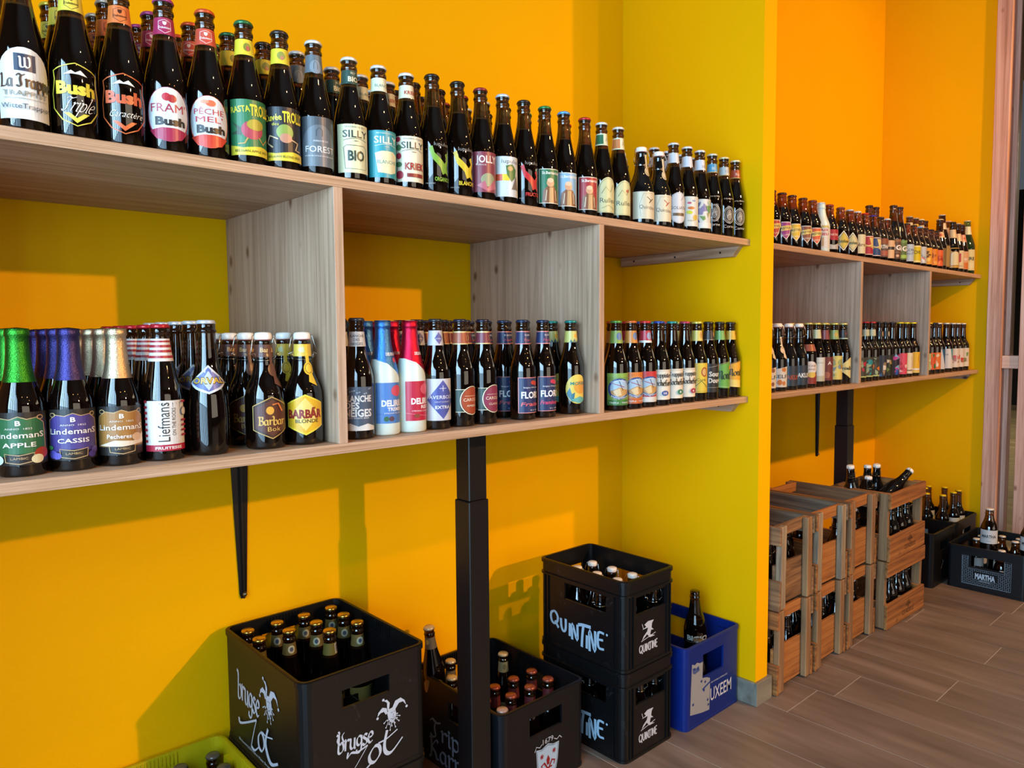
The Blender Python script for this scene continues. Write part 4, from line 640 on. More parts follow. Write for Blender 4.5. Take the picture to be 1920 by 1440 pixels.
K('pd', p='stubby', gl='stub', cap='a03c2c', lab=[('p', [(-12, 84), (20, 84), (20, 46), (-8, 46), (-15, 64)], 'a82030'), ('t', 'PAIX DIEU', 2, 66, 7, 'e8c8b8', {'w': 28, 'bold': .02}), ('p', [(-24, 14), (24, 14), (24, 38), (0, 28), (-24, 36)], 'b8b4ac'), ('p', [(16, 106), (27, 94), (30, 84), (22, 88), (12, 100)], 'd8b878')], d='stubby bottle with red emblem and silver base')
K('hx', p='stubby', gl='stub', cap='8c4c30', lab=hexlab('d8b848'), d='stubby bottle with gold six-sided label'); K('hx2', p='stubby', gl='stub', cap='c8c4bc', lab=hexlab('d8c88c'), d='stubby bottle with pale straw six-sided label')
K('hx3', p='stubby', gl='stub', cap='dcd8cc', lab=blok('dccfa8', None, 'bière', '8a6c4c'), d='stubby bottle with plain cream label and white cap'); K('hr', p='stubby', gl='stub', cap='b0241c', lab=blok('b02838', None, 'M', 'e8c878', 'e6c8b8') + [('p', [(2, 80), (22, 80), (22, 30), (10, 46)], 'e0c070')], d='stubby bottle with red cap and red label')
K('hb', p='stubby', gl='stub', cap='3c2c84', lab=blok('2c4878', None, 'M', 'd8c48c', 'e6c8b8') + [('p', [(2, 80), (22, 80), (22, 30), (10, 46)], 'e0cc88')], d='stubby bottle with violet cap and navy label')
K('ma', p='stubby', gl='stub', cap='3c3430', lab=[('r', -25, 14, 25, 88, '5c4440'), ('r', -25, 66, 25, 88, '8a4c30'), ('t', 'MARTHA', 0, 56, 14, 'f0ece4', {'w': 46, 'bold': .03}), ('r', -8, 20, 20, 40, 'a85c48')], d='stubby bottle with brown label and white capitals'); K('mb', p='stubby', gl='stub', cap='e0dcd0', lab=[('r', -25, 60, 25, 86, 'dcb48c'), ('t', 'MARTHA', 0, 54, 10, '6a5444', {'w': 40}), ('r', -20, 14, 20, 48, 'e0b890')], d='stubby bottle with peach label and white cap')
K('sb1', p='apo', cap='3c2c24', lab=[('r', -26, 16, 26, 96, '5c4034'), ('r', -26, 84, 26, 96, '8a5c3c'), ('t', 'BIG', 0, 62, 20, 'ece4dc', {'w': 44, 'bold': .04}), ('e', 8, 28, 6, 5, 'd8b090'), ('r', -26, 40, 26, 44, '7c5c48')], d='tall bottle with chocolate brown block-lettered label'); K('sb2', p='apo', cap='3c2c24', lab=[('r', -26, 16, 26, 96, '56703c'), ('r', -26, 84, 26, 96, '6c9450'), ('t', 'BIG', 0, 62, 20, 'ece4dc', {'w': 44, 'bold': .04}), ('r', -26, 22, 26, 36, 'a0c45c')], d='tall bottle with moss green block-lettered label')
K('tb', p='apo', cap='3c2c24', lab=[('r', -25, 16, 25, 90, '5c3c30')], d='tall brown bottle behind the stubby row')
K('bn', p='stubby', gl='stub', cap='2c2824', lab=[('r', -25, 14, 25, 86, 'b4c4d4'), ('t', 'BLON', 2, 62, 11, '445c84', {'w': 36, 'bold': .02}), ('t', 'DE NUIT', 0, 46, 10, '445c84', {'w': 40, 'rot': .1})], d='stubby bottle with pale blue label and blue script'); K('ch', p='stubby', gl='stub', cap='2c2824', lab=[('r', -25, 14, 25, 86, 'ecdc94'), ('r', -18, 22, 25, 80, 'd8c010'), ('t', 'CHU', 6, 58, 14, '5c5410', {'w': 30, 'bold': .03})], d='stubby bottle with bright yellow block label')
K('lb', p='stubby', gl='stub', cap='7ca4d4', lab=blobs('bcc4cc', ['8c9cb0', 'c8786c', 'dce0e4'], 9, 14, 86, 25, 7), d='stubby bottle with light blue cap and grey label'); K('oy', p='stubby', gl='stub', cap='2c2824', lab=blobs('e0a034', ['5c3410', 'c86418', 'e8c468'], 11, 14, 86, 25, 6, 'B', '5c3410'), d='stubby bottle with yellow and brown label')
K('oo', p='stubby', gl='stub', cap='2c2824', lab=blobs('dc8020', ['8c3c10', 'e8a450'], 12, 14, 86, 25, 5, 'TT', '8c3c10'), d='stubby bottle with deep orange label'); K('or', p='stubby', gl='stub', cap='2c2824', lab=blobs('e06434', ['a83418', 'f08c50'], 13, 14, 86, 25, 5, 'F', 'a83418'), d='stubby bottle with red-orange label')
K('nc', p='apo', cap='b8a888', neck=nk(176, 208, 'd8cca8'), lab=[('r', -25, 16, 25, 90, 'd8cca8')], d='bottle with plain cream collar behind the stubby row'); K('ny', p='apo', cap='b8a888', neck=nk(176, 208, 'dcb02c'), lab=[('r', -25, 16, 25, 90, 'dcb02c')], d='bottle with mustard yellow collar behind the stubby row')
K('no', p='apo', cap='5c4430', neck=nk(170, 208, 'e07c30'), lab=[('r', -25, 16, 25, 90, 'e07c30')], d='tall bottle with orange collar behind the row'); K('nr', p='apo', cap='5c3430', neck=nk(170, 208, 'dc5c34'), lab=[('r', -25, 16, 25, 90, 'dc5c34')], d='tall bottle with red-orange collar behind the row'); K('nw', p='apo', cap='e0d8b8', neck=nk(168, 208, 'd8d0a8'), lab=[('r', -25, 16, 25, 90, 'd8d0a8')], d='tall bottle with ivory collar behind the row')
K('dr', p='apo', cap='c8a878', gl='dark', neck=nk(150, 176, 'd8b088', [('e', 0, 162, 7, 7, 'b0402c')]), lab=[('r', -25, 20, 25, 100, '7c6440')], d='dark bottle with peach shoulder label and red spot')
K('bg1', p='big', gl='dark', cap='c8b8a0', neck=nk(196, 226, 'd8c8b0'), lab=[('r', -30, 18, 30, 120, '6c5434'), ('r', -26, 22, 26, 116, 'a88c54')], d='large dark bottle with bronze label edge'); K('bg2', p='apo', gl='dark', cap='3c3028', neck=nk(160, 200, 'd8bc90'), lab=[('r', -26, 18, 26, 112, 'c89a38'), ('p', arch(17, 28, 80, 16), '8a4c1c'), ('p', arch(15.5, 30, 80, 14), 'dccc9c')], d='dark bottle with golden label and arched cream panel')
K('bg3', p='apo', gl='dark', cap='bca890', neck=nk(150, 186, 'd8b890'), lab=[('r', -26, 18, 26, 104, 'dcc8a0'), ('p', [(-10, 90), (6, 90), (6, 50), (-4, 44), (-12, 60)], 'b02838'), ('t', 'GULDEN', 0, 30, 5, '5c4434')], d='dark bottle with cream label and red crest'); K('bg4', p='apo', gl='dark', cap='5c4434', neck=nk(150, 186, 'd89478', [('e', 4, 168, 6, 6, 'b83428')]), lab=[('r', -26, 18, 26, 104, 'd8a478'), ('r', -20, 20, 20, 50, 'd0702c'), ('t', 'WERC', 0, 66, 9, 'f0e8dc', {'w': 34, 'bold': .03})], d='dark bottle with tan label and orange panel')
K('bg5', p='big', gl='amber', cap='d8c0a8', neck=nk(184, 232, 'dcccb8'), lab=[('r', -28, 18, 28, 110, 'd8c8b0')], d='large bottle with long ivory neck label'); K('gr', p='big', gl='green', cap='d0c8a0', neck=nk(196, 236, 'dcdcb8'), lab=[('r', -28, 18, 28, 120, 'd8cc94'), ('t', 'PERE', 0, 76, 16, '2c2c1c', {'w': 44, 'bold': .03}), ('r', -20, 26, 20, 56, 'e0d8ac')], d='large green glass bottle at the alcove corner')
# lower shelf, alcove
def sel(c): return [('p', [(-25, 14), (25, 14), (25, 84), (-25, 72)], 'd4d0c8'), ('e', 8, 72, 7, 7, c), ('t', 'SELF', 0, 50, 12, '3c4c5c', {'w': 38, 'bold': .02}), ('e', -4, 30, 7, 9, c), ('e', 8, 27, 5, 7, c)]
K('se1', p='swingl', swing=1, gl='black', strip='dcc8a8', lab=sel('8a5c44'), d='swing-top bottle with white label and brown cartouches'); K('se2', p='swingl', swing=1, gl='black', strip='d8c8b0', lab=sel('c87838'), d='swing-top bottle with white label and orange cartouches')
K('pk1', p='swingl', swing=1, gl='black', lab=[('r', -27, 14, 27, 82, '2c3844'), ('t', 'PAKUS', 2, 44, 15, 'a8482c', {'w': 42, 'bold': .03})], d='swing-top bottle with slate label and rust lettering'); K('pk2', p='swingl', swing=1, gl='black', lab=[('r', -27, 14, 27, 82, '2c3844'), ('t', 'PAKUS', 2, 48, 15, 'e0e0dc', {'w': 42, 'bold': .03})], d='swing-top bottle with slate label and white lettering')
K('ston', p='steinie', gl='dark', cap='c8b868', neck=nk(130, 154, '9c4c34'), lab=[('r', -26, 14, 26, 50, '8c3430'), ('e', 0, 70, 22, 24, 'e0d4cc'), ('t', 'STONE', 0, 78, 8, '5c3434', {'w': 32}), ('t', 'LAND', 2, 66, 7, '5c3434', {'w': 26}), ('e', 4, 46, 12, 10, 'dcb854')], d='bottle with round pink label over dark red base')
K('pell', p='steinie', gl='dark', cap='d8c45c', neck=nk(174, 206, 'd0cc9c'), lab=[('r', -26, 20, 26, 106, 'd2d2cc'), ('t', 'Pfister', 0, 88, 8, '9c9c94', {'w': 36}), ('r', -18, 20, 18, 40, 'b8b49c')], d='bottle with silver-white label and cream collar'); K('dkr', p='steinie', gl='dark', cap='d8c45c', neck=nk(170, 204, '843c40'), lab=[('r', -26, 20, 26, 106, '70302c'), ('t', 'A', 4, 84, 12, 'dcd0c8', {'bold': .03}), ('e', -4, 40, 10, 12, 'a05a48')], d='bottle with brick red label and dusky red collar')
K('yel', p='steinie', gl='dark', cap='d4c868', neck=nk(170, 204, '98a860', [('e', 0, 187, 8, 8, 'c8a44c')]), lab=blobs('d8c468', ['9ca060', 'e0d8a0', 'b88c3c', '7c8c94'], 21, 20, 108, 26, 9), d='bottle with yellow-green engraved label'); K('west', p='steinie', gl='dark', cap='d4c878', neck=nk(170, 204, '30282c', [('r', -50, 170, 50, 174, 'b8c8a8'), ('t', 'W', 6, 190, 6, 'c05058')]), lab=[('p', [(-25, 60), (16, 100), (20, 98), (20, 24), (16, 22)], 'dccc84'), ('g', 'Westmalle', 2, 60, 12, '34302c', {'w': 32, 'W': .13})], d='bottle with cream triangular label next to the divider')
for n, c, ex in (('ga1', 'b8304c', 'red'), ('ga2', '2c8c94', 'teal'), ('ga3', 'd87c34', 'orange')):
    K(n, p='long', gl='dark', cap='b02c38', neck=nk(180, 206, 'c8c8a8' if ex != 'red' else '2c2c2c', [('r', -50, 180, 50, 183, 'b8c88c')]), lab=blobs('44443c', ['9cae88', c, '2c3430', c], 30 + len(ex), 18, 96, 27, 8, None, '', (5, 'b8c47c')), d='long-neck bottle with red cap and grey comic label, %s figure' % ex)
K('nv', p='long', gl='dark', cap='2c2c30', neck=nk(176, 200, '1c2024', [('e', 12, 188, 6, 11, 'd8ae78')]), lab=[('r', -27, 14, 27, 100, '2c3240'), ('e', 12, 64, 7, 8, '8c7c5c'), ('p', [(4, 60), (18, 56), (16, 40), (4, 40)], 'dcd0c0'), ('p', [(2, 38), (14, 38), (8, 18)], 'a8845c'), ('r', -27, 14, 0, 24, '3c6c9c')], d='long-neck bottle with midnight blue label'); K('bk', p='long', gl='dark', cap='2c2c30', neck=nk(176, 200, '1c2024', [('e', 12, 188, 6, 11, 'd8d0c0')]), lab=blobs('24261e', ['6c8434', 'dcd0c0', 'a8844c', '3c4424'], 41, 14, 100, 27, 7), d='long-neck bottle with black label and olive figure')
K('bk2', p='long', gl='dark', cap='2c2c30', lab=blobs('241c2c', ['b83484', '3c5ca8', '7ca8d0', 'b83484', '2c4c9c'], 43, 14, 102, 27, 9), d='long-neck bottle with magenta and blue label'); K('pi', p='long', gl='dark', cap='dcc41c', lab=blobs('d84c64', ['b82c44', 'f0c0b8', 'c03c50'], 44, 14, 104, 27, 6), d='long-neck bottle with yellow cap and pink label')
K('iv', p='long', gl='dark', cap='dcc41c', lab=[('r', -27, 14, 27, 104, 'e4d8bc'), ('r', -6, 26, 20, 30, '5c4834'), ('s', [(14, 40), (18, 60), (13, 90)], 3, 'c8b890')], d='long-neck bottle with yellow cap and ivory label'); K('go', p='long', gl='dark', cap='dcc41c', lab=[('r', -27, 14, 27, 106, 'e4b430'), ('r', -27, 14, 27, 22, 'e0cc70'), ('r', -10, 26, 24, 34, 'e8e4dc'), ('s', [(18, 60), (14, 78), (18, 96)], 1.4, '6c5020')], d='long-neck bottle with yellow cap and golden label')
K('gp', p='long', gl='dark', cap='e0dcd0', lab=blobs('a8d09c', ['5ca860', 'e0ecd0', '3c8c4c'], 51, 20, 96, 27, 7), d='long-neck bottle with mint green label'); K('gx', p='long', gl='dark', cap='dcc024', lab=blobs('d8582c', ['2c7c3c', 'e07434', 'f0e0c8'], 52, 20, 98, 27, 7), d='long-neck bottle with orange and leaf green label'); K('oz', p='long', gl='dark', cap='2c2c30', lab=blobs('e07834', ['e0c8a8', 'c83438', 'f0dcc8'], 53, 20, 98, 27, 7), d='long-neck bottle with peach and coral label')
K('wb', p='long', gl='dark', cap='e4ded4', lab=[('r', -27, 18, 27, 112, 'd0d2d8'), ('p', [(6, 112), (27, 112), (27, 18), (16, 60)], '2c5c84')], d='long-neck bottle with white cap and white and blue label'); K('wb2', p='long', gl='dark', cap='e4ded4', lab=[('r', -27, 18, 27, 112, 'd6d4d2'), ('p', [(12, 112), (27, 112), (27, 62), (20, 60)], '5c94a0'), ('t', 'BREUX', -6, 84, 5, '5c6470', {'bold': .03}), ('s', [(-8, 60), (-8, 30)], 2, '9c9ca0')], d='long-neck bottle with large white label and grey print')
K('wp', p='long', gl='dark', cap='e4ded4', lab=blobs('dccfc4', ['c85868', 'a87c7c', 'd87c7c'], 61, 20, 112, 27, 8, None, '', (22, 'e0d4c8')), d='long-neck bottle with white cap and rose label'); K('wr', p='long', gl='dark', cap='e4ded4', lab=blobs('dccfc4', ['d04830', 'a85c48', 'c83830'], 62, 20, 112, 27, 8, None, '', (22, 'e0d4c8')), d='long-neck bottle with white cap and scarlet label'); K('wg', p='long', gl='dark', cap='e4ded4', lab=blobs('dccfc0', ['6c9444', '8c7c54', '9cb464'], 63, 20, 112, 27, 8, None, '', (22, 'e0d4c0')), d='long-neck bottle with white cap and olive green label')
# crate bottles
K('zotb', p='apo', gl='dark', cap='c9a24a', neck=nk(182, 209, '6b5c30', [('e', 0, 195, 8, 9, 'b8b89c'), ('e', 0, 195, 4, 5, '4c5468')]), lab=[('r', -26, 16, 26, 90, '8a7a40')], d='x'); K('zotbar', p='apo', gl='dark', cap='c9a24a', neck=nk(182, 209, '6b6430', [('r', 6, 184, 20, 207, 'c8ccd0')] + [('r', 8 + i * 1.6, 186, 8.8 + i * 1.6, 205, '303030') for i in range(7)]), lab=[('r', -26, 16, 26, 90, '8a7a40')], d='x')
K('redc', p='silly', gl='dark', cap='8c4430', neck=nk(172, 200, '5c2428'), lab=[('r', -26, 16, 26, 90, '7c3434')], d='x'); K('pale', p='silly', gl='dark', cap='c8c09c', neck=nk(172, 202, '8c9070', [('e', 0, 188, 6, 8, '6c7458')]), lab=[('r', -26, 16, 26, 90, '8c9070')], d='x'); K('ribc', p='silly', gl='dark', cap='b89888', lab=[('r', -26, 16, 26, 90, '8c5c54')], d='x')
K('karmt', p='apo', gl='dark', cap='bcae8c', neck=nk(178, 210, '6c6454', [('e', -6, 198, 5, 7, 'c8a85c')]), lab=[('p', arch(24, 20, 76, 24), 'c8a46c')], d='x'); K('brn', p='silly', gl='dark', cap='5c5650', lab=[('r', -26, 16, 26, 90, '4c463c')], d='x')
K('sw', p='swing', swing=1, gl='dark', lab=[('r', -24, 20, 24, 76, 'b8a880')], d='x'); K('swp', p='swing', swing=1, gl='black', lab=[], d='x')
K('mast', p='stubby', gl='stub', cap='e4e0d8', lab=[('r', -30, 34, 30, 90, 'd0d0d0'), ('t', 'MARTHA', 0, 64, 12, '2c2c30', {'w': 42, 'bold': .03}), ('s', [(-20, 54), (20, 54)], .7, '8c8c8c'), ('t', 'SEXY', 0, 45, 4, '5c5c60')], d='x'); K('mas', p='stubby', gl='stub', cap='e4e0d8', lab=[('r', -30, 34, 30, 90, 'd0d0d0')], d='x')
K('yc', p='long', gl='amber', cap='e0c01c', neck=None, lab=[('r', -27, 20, 27, 112, 'ccd0c8'), ('e', 6, 84, 9, 9, '3c8c94')], d='x'); K('bigo', p='big', gl='dark', cap=None, lab=[('t', 'BIGIO', 2, 120, 16, 'c8c8c4', {'w': 54, 'bold': .05}), ('s', [(-30, 106), (30, 106)], .8, '8c8c88')], d='x')

PROTO = {}
def proto_parts(n):
    """list of (part name, mesh, z)"""
    if n in PROTO: return PROTO[n]
    q = P[n]; p = q['p']; gl = q.get('gl', 'amber'); out = [('glass', glass_mesh(p, gl), 0, None)]
    top = PROF[p][-2][1]
    if q.get('swing'):
        s, w, wi = stopper_mesh(); z = HT[p]
        out += [('stopper', s, z, None), ('rubber_washer', w, z + .0005, None), ('wire_bail', wi, z, None)]
        if q.get('strip') or q.get('tagc'):
            c = q.get('strip') or q['tagc']; pr = Print()
            pr.poly([(2, 182), (10, 182), (12, 148), (5, 148)], c).ell(9, 138, 9, 12, c)
            if q.get('strip'): pr.poly([(8, 130), (14, 128), (16, 106), (6, 114)], c)
            pr.ell(9, 138, 6.5, 9, '6b5430').ell(9, 138, 5.6, 8, c)
            out.append(('hang_tag', pr.build('tag', wrapneck(p, .0195), 4, 6, lift=.0012), 0, None))
    elif q.get('foil'):
        lo = 134 if p == 'linde' else 150
        out.append(('neck_foil', glass_mesh(p, q['foil'], lo, PROF[p][-2][1], .0005), 0, None))
        if q.get('sash'):
            pr = Print().poly([(-60, 151), (-40, 151), (60, 151), (60, 150), (45, 132), (24, 114), (-6, 142), (-30, 150), (-60, 150)], q['foil'])
            pr.text('DELIRIUM', 6, 160, 6, 'e4e4ea', w=26, bold=.03)
            if n == 'tremb': pr.ell(12, 148, 5, 5, 'c8485c')
            out.append(('neck_sash', pr.build('sash', wrapneck(p, .024), 4, 5, lift=.0004, finish=lambda c: foil(c) if c == q['foil'] else paper(c)), 0, None))
    elif q.get('cap'):
        out.append(('crown_cap', cap_mesh(q['cap']), (top - 1.0) * MM, None))
    nl = q.get('neck')
    if nl:
        _, z0, z1, c, ops = nl; rn = prof_r(p, (z0 + z1) / 2); half = PI * rn / MM
        pr = Print().rect(-half, z0, half, z1, c).ops([o if o[0] != 'r' or abs(o[1]) < half else ('r', -half, o[2], half, o[4], o[5]) for o in ops])
        out.append(('neck_label', pr.build('neck_label', wrapneck(p, rn), 3.2, 6), 0, None))
    if q.get('lab'):
        out.append(('body_label', Print().ops(q['lab']).wide(q.get('k', 1.3)).build('body_label', wrapneck(p, PROF[p][5][0] * MM), 4.2, 12 if p in ('skittle',) or n.startswith('cor') or n in ('bigo',) else None), 0, None))
    PROTO[n] = out; return out
def bottle(n, x, y, z, off=None, label=None, group=None, rot=None, tilt=None, scale=1.0):
    """off: how far (deg) the label centre sits to the right of the line to the viewer"""
    az = math.degrees(math.atan2(x - CPOS.x, y - CPOS.y))     # azimuth from +y towards +x
    o = bpy.data.objects.new('beer_bottle', None); COL.objects.link(o); o.empty_display_size = .02
    o.location = (x, y, z)
    rz = -math.radians(az - (off or 0)) if rot is None else rot
    o.rotation_euler = (Euler((tilt[0], tilt[1], 0)).to_matrix() @ Matrix.Rotation(rz, 3, 'Z')).to_euler() if tilt else (0, 0, rz)
    if scale != 1: o.scale = (scale,) * 3
    tag(o, label or P[n]['d'], 'bottle', group)
    for nm, me, dz, lb in proto_parts(n):
        c = bpy.data.objects.new(nm, me); COL.objects.link(c); c.parent = o; c.location = (0, 0, dz)
    return o
ORD = ['', ', second row', ', third row', ', fourth row', ', fifth row']
jr = random.Random(3)
def column(n, x, y, z, off, rows, group, dy=.066, dx=0.0):
    for r in range(rows):
        xx = x + dx * r + (jr.uniform(-.0008, .0008) if r else 0)
        yy = y + dy * r
        bottle(n, xx, yy, z, off + (jr.uniform(-25, 25) if r else 0), P[n]['d'] + ORD[r], group)
P['orval']['k'] = 1.45
G1 = 'bottles on the top board left of the pillar'
UP = [('trappe', -.048, 8, 2), ('bushy', .016, 4, 3), ('busho', .080, 4, 3), ('fram', .1435, 4, 3), ('peche', .2065, 4, 3), ('rasta', .270, 18, 3), ('cuvee', .3325, 10, 3), ('forest', .396, 13, 3), ('sbio', .467, 15, 3), ('sbla', .530, 22, 3), ('skri', .593, 20, 3),
      ('lupg', .655, 28, 3), ('lupy', .720, 24, 3), ('jolly', .782, 25, 3), ('hopera', .845, 25, 3), ('lupr', .908, 28, 3), ('mong', .974, 24, 2), ('monb', 1.037, 20, 2), ('monr', 1.110, 22, 2), ('rulg', 1.172, 34, 1), ('rulo', 1.236, 34, 1), ('quid', 1.330, 28, 2), ('quir', 1.405, 26, 1), ('goli', 1.472, 32, 2), ('flow', 1.536, 24, 2), ('purp', 1.599, 22, 2), ('corb', 1.662, 14, 2), ('corw', 1.7242, 34, 1), ('corr', 1.7863, 30, 1)]
for n, x, off, r in UP: column(n, x, -.464, ZU, off, r, G1, .070 if n == 'quid' else .0655)
G2 = 'bottles on the lower board left of the pillar'
LO = [('apple', -.066, -.440, -8, 2), ('cassis', -.002, -.440, 2, 5), ('pech', .0625, -.440, 6, 5), ('lief', .127, -.440, 10, 5), ('orval', .200, -.440, 3, 5), ('brok', .298, -.440, 20, 4), ('bblo', .3715, -.440, 5, 2)]
for n, x, y, off, r in LO: column(n, x, y, ZL, off, r, G2, .067 if n not in ('brok', 'bblo') else .071, -.002)
G3 = 'bottles in the middle of the lower board'
for n, x, y, off, r in [('bneig', .478, -.452, 0, 2), ('tremb', .5435, -.440, 32, 3), ('tremr', .608, -.440, 42, 3), ('aver', .672, -.440, 28, 3), ('caroa', .738, -.440, 52, 4), ('caroc', .8015, -.440, 52, 3), ('flof', .917, -.445, 45, 4), ('flor', .983, -.445, 42, 3), ('monk', 1.085, -.440, 34, 2)]:
    column(n, x, y, ZL, off, r, G3, .066)
G4 = 'bottles on the lower board beside the pillar'
for i, (n, off, r) in enumerate([('qchg', 20, 1), ('qcho', 34, 2), ('qchr', 30, 2), ('roc1', 22, 2), ('roc2', 35, 2), ('roc3', 38, 2), ('lachp', 28, 2), ('south', 36, 2), ('mong2', 30, 1), ('mony2', 28, 1)]):
    column(n, 1.2265 + .0621 * i, -.466 + .0012 * i, ZL, off, r, G4, .066)
bottle('qchb', 1.1725, -.424, ZL, 20, P['qchb']['d'], G4)
G5 = 'bottles on the top board of the alcove'
for n, x, y, off, r in [('kr', 2.008, -.462, 20, 1), ('kp', 2.077, -.462, 22, 1), ('ky', 2.145, -.462, 24, 1), ('kb', 2.2215, -.462, 24, 1), ('ko', 2.292, -.462, 26, 1), ('wh', 2.357, -.462, 20, 1), ('pd', 2.422, -.462, 34, 1), ('hx', 2.513, -.462, 24, 2), ('hx2', 2.590, -.462, 24, 1), ('hx3', 2.656, -.462, 24, 1), ('hr', 2.726, -.462, 30, 1), ('hb', 2.800, -.462, 30, 1),
                        ('ma', 2.872, -.462, 22, 1), ('mb', 2.938, -.462, 24, 1), ('sb1', 3.003, -.462, 20, 1), ('sb2', 3.067, -.462, 22, 1), ('bn', 3.146, -.462, 22, 1), ('ch', 3.225, -.462, 26, 1), ('lb', 3.292, -.462, 24, 1), ('oy', 3.360, -.462, 24, 1), ('oo', 3.430, -.462, 22, 1), ('or', 3.498, -.462, 20, 1),
                        ('dr', 3.566, -.455, 20, 1), ('bg1', 3.640, -.440, 40, 1), ('bg2', 3.716, -.462, 30, 1), ('bg3', 3.785, -.462, 24, 1), ('bg4', 3.850, -.462, 24, 1), ('gr', 3.950, -.455, 22, 1),
                        ('tb', 2.990, -.396, 0, 1), ('nc', 3.366, -.394, 0, 1), ('ny', 3.437, -.394, 0, 1), ('nw', 3.505, -.394, 0, 1), ('no', 3.572, -.388, 0, 1), ('bg5', 3.890, -.388, 0, 1)]:
    column(n, x, y, ZU, off, r, G5)
bottle('tb', 2.925, -.396, ZU, 0, 'tall brown bottle behind the stubby row, nearer the pillar', G5)
bottle('nr', 3.638, -.362, ZU, 0, P['nr']['d'], G5)
G6 = 'bottles on the lower board of the alcove'
for n, x, y, off, r in [('se1', 2.012, -.450, 26, 2), ('se2', 2.085, -.450, 26, 2), ('pk1', 2.160, -.450, 22, 2), ('pk2', 2.233, -.450, 26, 1), ('ston', 2.302, -.450, 22, 2), ('pell', 2.366, -.450, 24, 2), ('dkr', 2.430, -.450, 30, 2), ('yel', 2.508, -.450, 26, 2), ('west', 2.584, -.450, 22, 2),
                        ('ga1', 2.722, -.450, 24, 2), ('ga2', 2.785, -.450, 24, 2), ('ga3', 2.848, -.450, 26, 2), ('nv', 2.922, -.450, 24, 2), ('bk', 2.985, -.450, 24, 1), ('bk2', 3.055, -.450, 24, 2), ('pi', 3.140, -.450, 22, 2), ('iv', 3.205, -.450, 22, 2), ('go', 3.285, -.450, 22, 1),
                        ('gp', 3.420, -.450, 24, 1), ('gx', 3.485, -.450, 24, 2), ('oz', 3.550, -.450, 24, 1), ('wb', 3.620, -.446, 18, 2), ('wb2', 3.725, -.446, 14, 2), ('wp', 3.815, -.446, 24, 1), ('wr', 3.885, -.446, 24, 1), ('wg', 3.965, -.446, 24, 1)]:
    column(n, x, y, ZL, off, r, G6)

